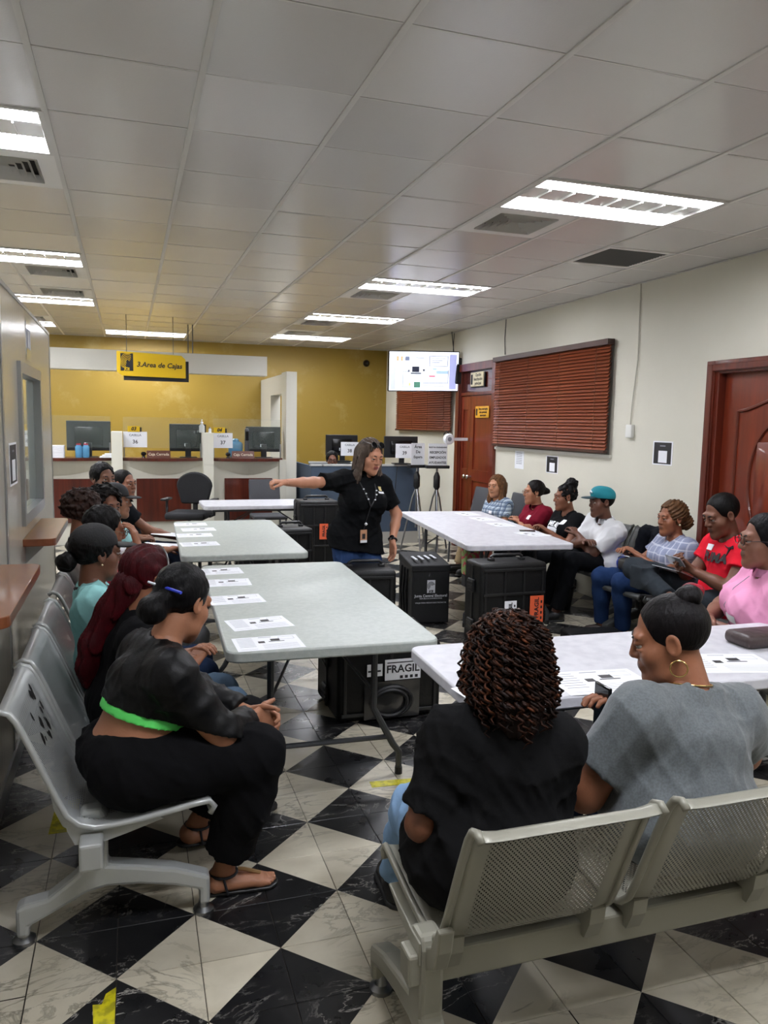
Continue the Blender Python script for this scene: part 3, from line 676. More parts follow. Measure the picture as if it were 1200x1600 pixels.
MB().tube([(3.6, -.004, 1.1), (3.58, -.01, .9), (3.56, -.01, .6), (3.5, -.01, .4)], .005, 5).build('cable', M_black, t, smooth=True)
def shelf_mon(label, x, num, w):
    yy = 11.02 if num == '38' else 10.34; m = monitor(label, x, yy, 1.128, w, .30)
    number_paper('white sheet reading CASILLA %s taped to the monitor %s' % (num, 'behind the standing woman' if num == '38' else 'right of the standing woman'), num, x-.1 if num == '39' else x-.03, yy-.07, 1.215, .27, .2, .02)
shelf_mon('black monitor on the partition just left of the standing woman\'s head', 2.98, '38', .48); shelf_mon('black monitor on the partition right of the standing woman', 3.66, '39', .5)
def sign_stand(label, x, y, lines, w, rz):
    t = thing('sign_stand', label, 'sign stand', (x, y, 0), rz)
    for k in range(3):
        a = 2*PI*k/3+.4; MB().tube([(0, 0, .85), (.05*math.cos(a), .05*math.sin(a), .72), (.2*math.cos(a), .2*math.sin(a), .01)], .012, 8).build('leg', M_steel, t, smooth=True)
    MB().tube([(0, 0, .3), (0, 0, 1.12)], .014, 8).build('pole', M_steel, t); MB().lathe([(.02, .82), (.045, .86), (.045, 1.0), (.02, 1.06)], n=12).build('joint', M_black, t, smooth=True)
    MB().rbox((-w/2-.03, -.06, 1.11), (w/2+.03, .05, 1.15), .008).build('tray', M_black, t)
    MB().box((-w/2, -.02, 1.14), (w/2, -.015, 1.44)).build('sheet', M_paper, t)
    for k, s in enumerate(lines): text_mesh(s, min(.055, w*1.45/len(s)), M_ink, 'lettering', t, face_mx((0, -.022, 1.39-.068*k), (1, 0, 0), (0, 0, 1)), bold=.001)
sign_stand('tripod stand with a white sheet of handwritten lines', 3.69, 9.75, ('Área', 'De', 'Espera'), .2, .1)
sign_stand('tripod stand with a printed sheet beside the far door', 3.92, 9.6, ('BUZÓN CIUDADANO', 'RECEPCIÓN', 'EMPLEADOS', 'AYUDANTES'), .26, -.1)
for o_ in list(COL.objects):
    if o_.name.startswith('lettering') and o_.parent and 'printed sheet' in str(o_.parent.get('label', '')): o_.scale = (.45, .45, 1) if False else (1, 1, 1)
t = thing('desk_fan', 'small white round fan above the printed sign stand', 'fan', (4.1, 9.62, 1.5)); MB().lathe([(.06, 0), (.075, .02), (.075, .05), (.05, .07)], n=16, axis='y').build('housing', M_paper, t, smooth=True); MB().lathe([(.03, -.004), (.03, .002)], n=12, axis='y').build('hub', M_inkg, t); MB().tube([(0, .03, .07), (-.03, .05, .11), (-.05, .09, .06)], .008, 6).build('clip', M_black, t); MB().box((.05, .03, -.02), (XR-4.1, .06, .02)).build('arm', M_paper, t)
# ================================================================ folding tables
M_tg = mat('table_grey_green', 'a9b0aa', .42, noise=(40, 'b2b8b2', .4, .6), bump=(220, .08))
M_tw = mat('table_white', 'd3d3d8', .38, noise=(18, 'c6c6cc', .4, .65), bump=(200, .06))
M_leg = mat('table_leg_metal', '4d4f52', .42, .5)
def folding_table(label, cx, cy, w, l, rz, m, z=.74):
    t = thing('folding_table', label, 'table', (cx, cy, 0), rz, 'folding tables')
    r = .06; poly = []
    for sx, sy, a0 in ((1, 1, 0), (-1, 1, PI/2), (-1, -1, PI), (1, -1, 1.5*PI)):
        for k in range(6): a = a0 + PI/2*k/5; poly.append((sx*(w/2-r)+r*math.cos(a), sy*(l/2-r)+r*math.sin(a)))
    MB().prism(poly, 'z', z-.048, z).build('table_top', m, t, bevel=.008, smooth=True)
    MB().box((-w/2+.06, -l/2+.1, z-.075), (-w/2+.085, l/2-.1, z-.048)).build('side_rail', M_leg, t); MB().box((w/2-.085, -l/2+.1, z-.075), (w/2-.06, l/2-.1, z-.048)).build('side_rail', M_leg, t)
    MB().box((-w/2+.02, -.004, z-.0485), (w/2-.02, .004, z-.046)).build('fold_seam', M_leg, t)
    for sy in (-1, 1):
        y = sy*(l/2-.3); hu = w/2-.22; hf = w/2-.09
        f = thing('leg_frame', None, None); del_keys(f); f.parent = t
        pts = lambda s: [(s*hu, y, z-.06), (s*hu, y, .34), (s*(hu+.02), y, .3), (s*(hf-.03), y, .15), (s*hf, y, .11), (s*hf, y, .012)]
        for s in (-1, 1):
            MB().tube(pts(s), .016, 8).build('leg', M_leg, f, smooth=True)
            MB().lathe([(.019, 0), (.019, .035)], (s*hf, y, 0), 10).build('foot_cap', M_black, f)
        MB().tube([(-hf+.06, y, .19), (hf-.06, y, .19)], .013, 8).build('cross_bar', M_leg, f)
        MB().tube([(-hu, y, z-.075), (hu, y, z-.075)], .014, 8).build('hinge_bar', M_leg, f)
        for s in (-1, 1): MB().tube([(s*hu, y, .42), (s*.03, y-sy*.34, z-.07)], .008, 6).build('brace', M_leg, f)
    return t
def del_keys(o):
    for k in ('label', 'category'):
        if k in o: del o[k]
folding_table('grey-green folding table nearest the camera on the left, five forms on it', .87, 4.09, .93, 2.0, math.radians(-2.2), M_tg)
folding_table('grey-green folding table farther back on the left, four forms on it', .82, 6.46, .91, 1.96, math.radians(-1.7), M_tg)
folding_table('long white folding table along the right-hand row of people', 3.13, 6.67, .92, 2.4, math.radians(-6.5), M_tw)
folding_table('white folding table in front of the cashier counter', 1.56, 9.32, .72, 1.5, PI/2, M_tw, .715)
folding_table('white folding table in front of the two women with their backs turned', 2.1, 2.635, .72, 1.98, PI/2+math.radians(-1.5), M_tw)

# ================================================================ printed forms
def form(x, y, z, rz, label, grp, w=.285, h=.205, dark=True):
    t = thing('form_sheet', label, 'paper', (x, y, z), rz, grp)
    MB().box((-w/2, -h/2, 0), (w/2, h/2, .0008)).build('sheet', M_paper, t)
    b = MB(); z1 = .0012
    def R(x0, y0, x1, y1): b.quad((w*x0, h*y0, z1), (w*x1, h*y0, z1), (w*x1, h*y1, z1), (w*x0, h*y1, z1))
    for k in range(7): R(-.44, .38-.1*k, -.2, .4-.1*k)
    for k in range(5): R(-.1, -.12-.07*k, .43, -.11-.07*k)
    R(-.44, -.4, -.2, -.39); R(.2, .2, .43, .21); R(.2, .38, .43, .39); R(.43, .2, .434, .39); R(.2, .2, .204, .39); R(-.1, .4, .1, .43)
    b.build('print', M_inkg, t)['kind'] = 'stuff'
    if dark:
        q = MB(); b = q; R(-.14, .0, -.04, .14); q.build('dark_block', M_ink2, t); q = MB(); b = q; R(.06, .12, .2, .27); q.build('dark_block', M_ink2, t); q = MB(); b = q; R(.02, .06, .26, .1); q.build('dark_block', M_ink2, t)
    return t
for k, (x, y, r, d) in enumerate(((.53, 4.88, .03, 'farthest'), (.53, 4.52, -.03, 'second farthest'), (.53, 4.07, .06, 'middle'), (.57, 3.55, .12, 'second nearest'), (.555, 3.215, .02, 'nearest'))): form(x, y, .7405, r-PI*.0, 'printed form on the near grey table, ' + d + ' of five', 'forms on the near grey table')
for k, (x, y, r, d) in enumerate(((.53, 7.2, .0, 'farthest'), (.57, 6.84, .03, 'second farthest'), (.51, 6.5, .0, 'second nearest'), (.51, 6.02, .06, 'nearest'))): form(x, y, .7405, r, 'printed form on the far grey table, ' + d + ' of four', 'forms on the far grey table')
for k, (x, y, r, d) in enumerate(((3.38, 6.02, PI/2+.3, 'nearest'), (3.45, 7.55, PI/2, 'farthest'), (3.42, 7.1, PI/2, 'second farthest'), (3.40, 6.66, PI/2, 'third'))): form(x, y, .7405, r, 'printed form on the long right-hand table, ' + d + ' from the near end' if d != 'third' else 'printed form on the long right-hand table, just before the turquoise cap man', 'forms on the right table')
form(1.66, 2.40, .7405, -.1, 'printed form on the white table in front of the grey shirt woman', 'forms on the near white table', .36, .25)
form(2.3, 2.46, .7405, -.25, 'printed form on the white table right of the grey shirt woman', 'forms on the near white table', .36, .25)
form(1.22, 2.40, .7405, .1, 'printed form on the white table mostly hidden by the curly hair', 'forms on the near white table', .25, .18, False)
tag(MB().rbox((2.52, 2.58, .7405), (2.78, 2.74, .80), .025, seg=3).build('pouch', mat('pouch_leather', '3d2f2e', .45, bump=(25, .5)), smooth=True), 'dark brown leather pouch lying on the near white table', 'pouch')
o = tag(MB().rbox((-.07, -.035, 0), (.07, .035, .008), .003).build('phone', M_blackg), 'black phone lying on the long right-hand table', 'phone'); o.location = (3.43, 6.2, .7405); o.rotation_euler = (0, 0, -.4)

# ================================================================ beam seating
def perf(name, col, rough, metal):
    T = NT(name); uv = T.n('ShaderNodeUVMap'); T.b.inputs['Base Color'].default_value = lin(col); T.b.inputs['Roughness'].default_value = rough; T.b.inputs['Metallic'].default_value = metal
    sx = T.n('ShaderNodeSeparateXYZ'); T.l(uv.outputs[0], sx.inputs[0])
    def m(op, a, b=None):
        n = T.n('ShaderNodeMath', operation=op)
        for i, v in enumerate((a, b)):
            if v is None: continue
            if isinstance(v, (int, float)): n.inputs[i].default_value = v
            else: T.l(v, n.inputs[i])
        return n.outputs[0]
    P_ = .0125
    def dots(ox):
        u = m('SUBTRACT', m('FRACT', m('ADD', m('DIVIDE', sx.outputs[0], P_), ox)), .5); v = m('SUBTRACT', m('FRACT', m('ADD', m('DIVIDE', sx.outputs[1], P_*1.2), ox)), .5)
        return m('LESS_THAN', m('ADD', m('MULTIPLY', u, u), m('MULTIPLY', m('MULTIPLY', v, v), 1.44)), .062)
    al = m('SUBTRACT', 1.0, m('MAXIMUM', dots(0.0), dots(.5))); T.l(al, T.b.inputs['Alpha'])
    return T.m
def seat_profile():
    P = [(.262, .405), (.275, .425), (.262, .442), (.22, .438), (.14, .424), (.05, .41), (-.03, .402), (-.09, .403), (-.14, .42), (-.175, .455), (-.2, .51), (-.232, .59), (-.27, .685), (-.305, .765), (-.325, .795), (-.345, .803), (-.362, .79)]
    return [Vector((0, a, b)) for a, b in P]
def make_seat(w, mats, wear=None):
    """one seat shell as children data: returns dict of meshes"""
    P = seat_profile(); n = len(P); xs = [-w/2, -w/2+.03, -w/2+.055, w/2-.055, w/2-.03, w/2]; zoff = [.012, .004, 0, 0, .004, .012]
    acc = [0]
    for i in range(1, n): acc.append(acc[-1] + (P[i]-P[i-1]).length)
    sh = MB(); sh.uv = []
    nor = []
    for i in range(n):
        t_ = (P[min(i+1, n-1)] - P[max(i-1, 0)]).normalized(); nor.append(Vector((0, t_.z, -t_.y)))
    for side in (0, 1):
        for i in range(n):
            for k, x in enumerate(xs):
                p = P[i] + Vector((x, 0, 0)) - nor[i]*(zoff[k]) * -1*0 + nor[i]*(-.005 if side else 0)
                p = p + Vector((0, 0, 0)) + (nor[i]*zoff[k]*.7)
                sh.v.append(tuple(p)); sh.uv.append((x, acc[i]))
    m = len(xs)
    for side in (0, 1):
        o = side*n*m
        for i in range(n-1):
            for k in range(m-1):
                q = (o+i*m+k, o+i*m+k+1, o+(i+1)*m+k+1, o+(i+1)*m+k)
                sh.f.append(q if not side else q[::-1]); sh.mi.append(1 if (k == 2 and 3 <= i <= n-5) else 0)
    o = n*m
    for i in range(n-1):
        for k in (0, m-1):
            q = (i*m+k, (i+1)*m+k, o+(i+1)*m+k, o+i*m+k); sh.f.append(q if k == 0 else q[::-1]); sh.mi.append(0)
    rails = []
    for s in (-1, 1): rails.append(MB().tube([p + Vector((s*w/2, 0, 0)) + nor[i]*.004 for i, p in enumerate(P)], .0105, 8).mesh('edge_rail', mats[0]))
    br = MB()
    for s in (-.16, .16):
        br.prism([(-.16, .33), (-.16, .4), (-.2, .49), (-.175, .47), (-.13, .41), (-.05, .392), (.1, .405), (.12, .40), (-.02, .34)], 'x', s-.02, s+.02)
    me = sh.mesh('seat_shell', mats); me.polygons.foreach_set('use_smooth', [True]*len(me.polygons))
    for r in rails: r.polygons.foreach_set('use_smooth', [True]*len(r.polygons))
    return me, rails, br
def leg_mesh(m):
    b = MB()
    b.prism([(-.145, .22), (-.145, .40), (-.13, .43), (-.07, .43), (-.055, .40), (-.055, .235), (.04, .215), (.16, .185), (.245, .15), (.27, .14), (.27, .04), (.235, .04), (.235, .095), (.15, .125), (.04, .15), (-.06, .16), (-.12, .15), (-.22, .10), (-.295, .065), (-.295, .03), (-.335, .03), (-.335, .13), (-.31, .14), (-.24, .15), (-.17, .2)], 'x', -.032, .032)
    return b
SEATM = {}
def bench(label, origin, rz, n, mats, pitch=.53, w=.47, legs=(0,), grp='beam benches', wear=()):
    t = thing('beam_bench', label, 'bench', origin, rz, grp)
    key = mats[0].name
    if key not in SEATM: SEATM[key] = make_seat(w, mats)
    me, rails, br = SEATM[key]
    L = pitch*n
    MB().rbox((-.04, -.135, .30), (L+.04, -.065, .385), .008).build('beam', mats[0], t)
    for k in range(n):
        s = link('seat', me, t); s.location = (pitch*(k+.5), 0, 0)
        for r in rails: link('edge_rail', r, s)
        for q in (-.2, .2): MB().prism([(-.15, .35), (-.172, .40), (-.178, .445), (-.168, .45), (-.14, .418), (-.06, .395), (.1, .408), (.12, .40), (.0, .365), (-.06, .35)], 'x', q-.022, q+.022).build('bracket', mats[0], s)
        if k in wear:
            q = MB(); rng = random.Random(3+k)
            for _ in range(14):
                u, v = rng.uniform(-.15, .05), rng.uniform(.1, .85); P = seat_profile()
                i = 10 + int(v*3); p = P[i].lerp(P[i+1], rng.random()); r_ = rng.uniform(.006, .022)
                tt = (P[i+1]-P[i]).normalized(); nn = Vector((0, tt.z, -tt.y))
                q.add([p + Vector((u+r_*math.cos(a)*rng.uniform(.5, 1.2), 0, 0)) + tt*r_*1.3*math.sin(a)*rng.uniform(.6, 1.2) + nn*.0012 for a in [2*PI*j/7 for j in range(7)]], [tuple(range(7)), tuple(range(6, -1, -1))])
            o = q.build('worn_patch', mat('worn_primer', '2c2a28', .6), s); o['kind'] = 'stuff'
    for x in legs:
        l = leg_mesh(None).build('leg', mats[0], t, bevel=.012); l.location = (x, 0, 0)
        for y in (.25, -.315): MB().lathe([(.036, 0), (.036, .012), (.02, .022), (.015, .05)], (0, y, 0), 12).build('foot_pad', M_steel, l, smooth=True)
        MB().rbox((-.036, -.14, .36), (-.03, -.06, .42), .01).build('end_plate', mats[0], l)
        MB().prism([(-.06, .34), (-.14, .345), (-.19, .38), (-.215, .44), (-.225, .5), (-.205, .5), (-.17, .43), (-.13, .402), (-.06, .388), (.06, .396), (.14, .408), (.15, .40), (.06, .37)], 'x', -.02, .02).build('seat_arm', mats[0], l, bevel=.005)
    return t
def bench_mats(nm, col, rough, metal): return [mat(nm, col, rough, metal, bump=(30, .05)), perf(nm+'_perforated', col, rough, metal)]
BS = bench_mats('bench_silver', 'b4b7b5', .34, .3); BC = bench_mats('bench_beige', '8f8d80', .4, .15); BD = bench_mats('bench_dark', '4a4b4a', .4, .4)
# local +y of a bench is the way the sitter looks
bench('silver perforated beam bench nearest the camera along the left partition', (-.03, 4.02, 0), -PI/2, 3, BS, legs=(1.46, .15), wear=(2,))
bench('silver perforated beam bench in the middle of the left row', (-.03, 5.72, 0), -PI/2, 3, BS, legs=(.12, 1.46))
bench('silver perforated beam bench at the far end of the left row', (-.05, 7.42, 0), -PI/2, 3, BS, legs=(.12, 1.46))
bench('beige perforated beam bench in front of the camera, seen from behind', (.67, 1.775, 0), 0, 3, BC, legs=(.02, 1.58))
bench('dark perforated beam bench against the right wall below the small notice', (4.03, 5.38, 0), PI/2, 3, BD, legs=(.12, 1.46))
bench('dark perforated beam bench by the near door on the right', (3.98, 3.72, 0), PI/2+.1, 3, BD, legs=(.12, 1.46))

bench('dark beam bench under the pink polo woman', (3.09, 2.93, 0), math.radians(60), 2, BD, legs=(.1, .95))

# ================================================================ transport cases
M_case = mat('case_black', '0b0c0d', .5, spec=.3, bump=(90, .2))
M_caser = mat('case_rib', '101113', .45)
M_orange = mat('sticker_orange', 'e0603a', .5)
def sticker(parent, x, y, z, w, h, txt, m, size, rot=0, lines=True):
    """on a -y face"""
    s = MB().box((x, y-.0025, z), (x+w, y, z+h)).build('sticker', m, parent)
    M = face_mx((x+w/2, y-.004, z+h*.55), (0, 0, 1), (-1, 0, 0)) if rot else face_mx((x+w/2, y-.004, z+h*.52), (1, 0, 0), (0, 0, 1))
    text_mesh(txt, size, M_ink, 'lettering', s, M, bold=.0012)
    for k in range(4):
        if rot: MB().box((x+w*.78, y-.0035, z+h*(.12+.2*k)), (x+w*.9, y-.0026, z+h*(.22+.2*k))).build('icon', M_ink, s)
        else: MB().box((x+w*(.42+.14*k), y-.0035, z+h*.06), (x+w*(.5+.14*k), y-.0026, z+h*.2)).build('icon', M_ink, s)
    if not rot: MB().box((x+w*.06, y-.0035, z+h*.82), (x+w*.94, y-.0026, z+h*.87)).build('rule', M_ink, s)
    return s
def case(label, x, y, w, d, h, rz=0, ribs=(1, 2), handle=True, seam='side', lat=True):
    t = thing('transport_case', label, 'case', (x, y, 0), rz, 'transport cases')
    MB().rbox((-w/2, -d/2, 0.01), (w/2, d/2, h), .03, seg=3).build('shell', M_case, t, smooth=True)
    # raised frame ribs on front and back
    nx, nz = ribs
    for s in (-1, 1):
        yy = s*(d/2)
        for k in range(nz+2):
            z = .05 + (h-.1)*k/(nz+1); MB().rbox((-w/2+.02, min(yy, yy+s*.012), z-.011), (w/2-.02, max(yy, yy+s*.012), z+.011), .004).build('rib', M_caser, t)
        for k in range(nx+2):
            xx = -w/2+.04 + (w-.08)*k/(nx+1); MB().rbox((xx-.01, min(yy, yy+s*.01), .05), (xx+.01, max(yy, yy+s*.01), h-.05), .004).build('rib', M_caser, t)
    # lid seam and latches on the sides
    for s in (-1, 1):
        xx = s*w/2
        MB().box((min(xx, xx+s*.008), -.015, .03), (max(xx, xx+s*.008), .015, h-.03)).build('lid_seam', M_caser, t)
        if lat:
            for z in (h*.25, h*.72):
                l = MB().rbox((min(xx, xx+s*.022), -.05, z-.05), (max(xx, xx+s*.022), .05, z+.05), .008).build('latch', M_black, t)
                for q in range(3): MB().box((min(xx, xx+s*.026), -.045, z-.035+.028*q), (max(xx, xx+s*.026), .045, z-.025+.028*q)).build('latch_tooth', M_caser, l)
    if handle:
        hw = min(w*.3, .13)
        hd = MB().tube([(-hw, 0, h-.005), (-hw, 0, h+.03), (-hw+.02, 0, h+.042), (hw-.02, 0, h+.042), (hw, 0, h+.03), (hw, 0, h-.005)], .013, 8).build('handle', M_black, t, smooth=True)
        for s in (-1, 1): MB().rbox((s*hw-.022, -.025, h-.005), (s*hw+.022, .025, h+.02), .006).build('handle_mount', M_black, hd)
    for sx in (-1, 1):
        for sy in (-1, 1): MB().lathe([(.02, 0), (.02, .012)], (sx*(w/2-.05), sy*(d/2-.05), 0), 8).build('foot', M_black, t)
    return t
t = case('tall black case with an orange FRAGIL sticker behind the standing woman', 2.06, 8.72, .47, .34, .80, 0, (2, 2)); sticker(t, -.0, -.184, .36, .1, .18, 'FRAGIL', M_orange, .042, 1)
case('black case with a top handle behind the far grey table', 1.56, 7.72, .36, .40, .63, .1, (1, 2))
case('black case standing directly in front of the standing woman', 1.64, 5.36, .40, .36, .64, -.12, (1, 2))
t = case('black case with white and orange FRAGIL stickers by the long white table', 2.765, 5.31, .56, .30, .655, 0, (2, 2)); sticker(t, -.085, -.164, .2, .1, .17, 'FRAGIL', M_paper, .04, 1); sticker(t, .13, -.164, .19, .115, .21, 'FRAGIL', M_orange, .05, 1)
t = case('low black case lying flat on the floor beside the stickered case', 3.30, 4.8, .44, .5, .16, -.15, (1, 0), False)
for q in (-.12, .12): MB().rbox((q-.03, -.275, .07), (q+.03, -.25, .13), .006).build('clasp', M_black, t)
t = case('large black case under the near grey table with a white FRAGIL label', 1.395, 4.28, .62, .5, .45, 0, (1, 0), False, lat=True)
sticker(t, -.04, -.264, .24, .215, .12, 'FRAGIL', M_paper, .062, 0); s_ = MB().box((-.145, -.2665, .27), (-.055, -.264, .34)).build('small_label', M_paper, t); MB().box((-.14, -.2672, .295), (-.065, -.2666, .305)).build('rule', M_ink, s_)
pz = MB().box((-.16, -.268, .02), (.17, -.2655, .235)).build('clear_pouch', mat('pouch_film', '2c2c2c', .12, coat=.5), t)
MB().tube([(.0+.12*math.cos(a), -.275, .12+.085*math.sin(a)) for a in [2*PI*k/20 for k in range(20)]], .012, 6, closed=True).build('coiled_cable', M_black, pz, smooth=True)
MB().tube([(-.01+.1*math.cos(a), -.283, .115+.075*math.sin(a)) for a in [2*PI*k/20 for k in range(20)]], .011, 6, closed=True).build('coiled_cable', M_black, pz, smooth=True)
hd = MB().tube([(-.02, .1, .45), (.02, .1, .49), (.25, .08, .49), (.29, .08, .45)], .016, 8).build('carry_handle', M_black, t, smooth=True)
MB().rbox((.2, -.02, .45), (.3, .05, .465), .005).build('catch', M_black, t)
case('black printer-like case with a white label behind the far grey table', 1.27, 8.35, .34, .3, .62, 0, (0, 0), False)
# fabric ballot box
M_fab = mat('box_fabric', '0b0c0f', .75, bump=(14, .35))
t = thing('ballot_box', 'black fabric ballot box with white emblem and lettering', 'box', (2.44, 6.22, 0), math.radians(-6)); w, d, h = .33, .48, .50
MB().prism([(-d/2, 0.005), (d/2, 0.005), (d/2, h+.04), (-d/2+.0, h)], 'x', -w/2, w/2).build('cover', M_fab, t, bevel=.012)
MB().prism([(-d/2-.006, h-.05), (d/2+.006, h-.03), (d/2+.006, h+.045), (-d/2-.006, h+.006)], 'x', -w/2-.006, w/2+.006).build('lid', M_fab, t, bevel=.01)
for y in (-.1, 0, .1): MB().tube([(-w/2-.004, y, .02), (-w/2-.014, y+.02, .25), (-w/2-.004, y+.01, h-.05)], .012, 6).build('fold', M_fab, t, smooth=True)
wh = mat('print_white', 'c9ccd2', .6); yf = -d/2-.0075
e_ = MB().box((-.035, yf, .27), (.035, yf+.001, .38)).build('emblem', wh, t)
for k in range(3):
    r = .012+.011*k; MB().tube([(.0+r*.9*math.cos(a), yf-.001, .33+r*math.sin(a)) for a in [PI*.1+PI*1.2*i/8 for i in range(9)]], .0025, 4).build('emblem_line', M_ink, e_)
text_mesh('JCE', .026, M_ink, 'lettering', e_, face_mx((0, yf-.001, .283), (1, 0, 0), (0, 0, 1)), bold=.0015)
text_mesh('Junta Central Electoral', .031, wh, 'lettering', t, face_mx((0, yf, .245), (1, 0, 0), (0, 0, 1)), bold=.0006); text_mesh('REPÚBLICA DOMINICANA', .017, wh, 'lettering', t, face_mx((0, yf, .222), (1, 0, 0), (0, 0, 1))); text_mesh('VALIJA PARA MEDIOS ELECTRÓNICOS', .016, wh, 'lettering', t, face_mx((0, yf, .185), (1, 0, 0), (0, 0, 1)))
sl = math.atan(.04/.48)
for k, (a, c, q) in enumerate(((-.1, -.02, .12), (.02, .15, .02), (.02, .15, .06), (.02, .15, -.02))): MB().box((-.12+.06*k, -.17+.02*k, h+.012+.028), (-.10+.06*k, .0+.02*k, h+.046)).build('lid_print', wh, t)
# waste basket
t = thing('waste_basket', 'round black waste basket under the right-hand bench', 'basket', (3.80, 6.24, 0)); MB().lathe([(.12, 0), (.15, .2), (.157, .2), (.157, .215), (.143, .215), (.115, .02)], n=20).build('bucket', M_black, t, smooth=True); MB().tube([(.155*math.cos(a), .155*math.sin(a), .212) for a in [2*PI*k/24 for k in range(24)]], .007, 6, closed=True).build('rim', M_blackg, t, smooth=True)

# ================================================================ loose chairs
M_cf = mat('chair_fabric_black', '15161a', .8, bump=(120, .2)); M_cg = mat('chair_fabric_grey', '45464a', .8, bump=(120, .3))
t = thing('office_chair', 'black swivel office chair with armrests before the counter', 'chair', (.72, 9.95, 0), math.radians(160))
MB().rbox((-.25, -.24, .46), (.25, .25, .55), .04, seg=3).build('seat', M_cf, t, smooth=True)
n = 14; poly = [(-.17, .62)] + [(.23*math.cos(PI - PI*k/n)*1.0, .85+.18*math.sin(PI*k/n)) for k in range(n+1)] + [(.17, .62)]
MB().prism(poly, 'y', -.28, -.22).build('backrest', M_cf, t, bevel=.02, smooth=True)
MB().rbox((-.03, -.3, .45), (.03, -.26, .8), .01).build('back_support', M_black, t)
for s in (-1, 1):
    MB().tube([(s*.24, -.05, .48), (s*.3, -.05, .5), (s*.3, -.05, .68)], .018, 8).build('arm_post', M_black, t, smooth=True); MB().rbox((s*.3-.04, -.16, .68), (s*.3+.04, .1, .71), .012).build('armrest', M_black, t, smooth=True)
MB().lathe([(.035, .12), (.035, .3), (.02, .3), (.02, .46)], n=12).build('gas_column', M_grey, t, smooth=True)
for k in range(5):
    a = 2*PI*k/5; l = MB().tube([(0, 0, .13), (.28*math.cos(a), .28*math.sin(a), .085)], [.03, .018], 8).build('base_arm', M_black, t, smooth=True); MB().lathe([(.027, -.012), (.027, .012)], (.28*math.cos(a), .28*math.sin(a), .03), 10, axis='y').build('castor', M_black, l)
def side_chair(label, x, y, rz, m, mesh=False):
    t = thing('waiting_chair', label, 'chair', (x, y, 0), rz, 'loose grey chairs')
    MB().rbox((-.22, -.2, .42), (.22, .24, .47), .02).build('seat', m, t, smooth=True)
    b = MB().rbox((-.21, -.02, 0), (.21, .02, .42), .018, seg=3); b.xf(Tr(0, -.24, .5) @ Matrix.Rotation(math.radians(13), 4, 'X')); b.build('backrest', m, t, smooth=True)
    for s in (-1, 1):
        MB().tube([(s*.2, .2, .43), (s*.21, .22, .01)], .012, 8).build('leg', M_grey, t); MB().tube([(s*.2, -.33, .85), (s*.2, -.22, .44), (s*.21, -.24, .01)], .012, 8).build('leg', M_grey, t, smooth=True)
    return t
side_chair('grey mesh chair behind the white table at the counter', 1.75, 10.15, PI, M_cg); side_chair('grey waiting chair by the far door beyond the long white table', 3.95, 8.9, PI/2, M_cg); side_chair('grey waiting chair holding the blonde woman in plaid', 4.02, 8.02, PI/2, M_cg)
# black jacket and blue bag on the bench beside the white polo man
# yellow floor tape
M_tape = mat('tape_yellow', 'd9cf16', .45, noise=(30, 'a8a013', .45, .6))
for lab, pts in (('yellow floor tape strip at the foot of the near grey table', [(1.05, 3.265), (1.27, 3.25), (1.275, 3.30), (1.055, 3.325)]), ('faded yellow tape square behind the nearest silver bench', [(-.335, 3.24), (-.235, 3.24), (-.23, 3.52), (-.325, 3.52)]), ('torn yellow tape at the bottom left of the floor', [(-.155, 2.03), (-.065, 2.03), (-.062, 2.26), (-.09, 2.24), (-.1, 2.2), (-.125, 2.205), (-.12, 2.12), (-.15, 2.1)])):
    tag(MB().prism(pts[::1], 'z', .0004, .0016).build('floor_tape', M_tape), lab, 'tape')
# ================================================================ figures: signed-distance bodies turned into meshes
def V3(*a): return np.array(a, dtype=np.float64)
def nrm(v): v = np.asarray(v, float); return v/(np.linalg.norm(v)+1e-9)
class Cone:          # round cone a->b with radii ra, rb; optional flat cut at the b end
    def __init__(s, a, b, ra, rb, k=.02, cut=False, sub=False, flat=None):
        s.a, s.b, s.ra, s.rb, s.k, s.cut, s.sub = np.asarray(a, float), np.asarray(b, float), ra, rb, k, cut, sub
        s.flat = flat   # (axis unit vector, factor): squash along an axis
        r = max(ra, rb)*(1 if flat is None else 1.0)+k; s.lo = np.minimum(s.a, s.b)-r; s.hi = np.maximum(s.a, s.b)+r
    def ev(s, P):
        ab = s.b-s.a; L2 = ab@ab+1e-12; q = P-s.a
        t = np.clip((q@ab)/L2, 0, 1); d = q-t[..., None]*ab
        if s.flat is not None:
            ax, f = s.flat; c = d@ax; d = d+(c*(1/f-1))[..., None]*ax
        v = np.sqrt((d*d).sum(-1))-(s.ra+(s.rb-s.ra)*t)
        if s.cut: v = np.maximum(v, (q@ab)/math.sqrt(L2)-math.sqrt(L2))
        return v
class Ell:
    def __init__(s, c, r, M=None, k=.02, sub=False):
        s.c, s.r, s.k, s.sub = np.asarray(c, float), np.asarray(r, float), k, sub
        s.M = np.eye(3) if M is None else np.asarray(M, float)   # rows: local axes in world
        e = np.sqrt(((s.M.T*s.r)**2).sum(1))+k; s.lo = s.c-e; s.hi = s.c+e
    def ev(s, P):
        q = (P-s.c)@s.M.T/s.r; n = np.sqrt((q*q).sum(-1)); return (n-1)*s.r.min()*.55 + (n-1)*.45*s.r.mean()
class Half:          # keep the side where (p-o).n < 0
    def __init__(s, o, n): s.o, s.n = np.asarray(o, float), nrm(n)
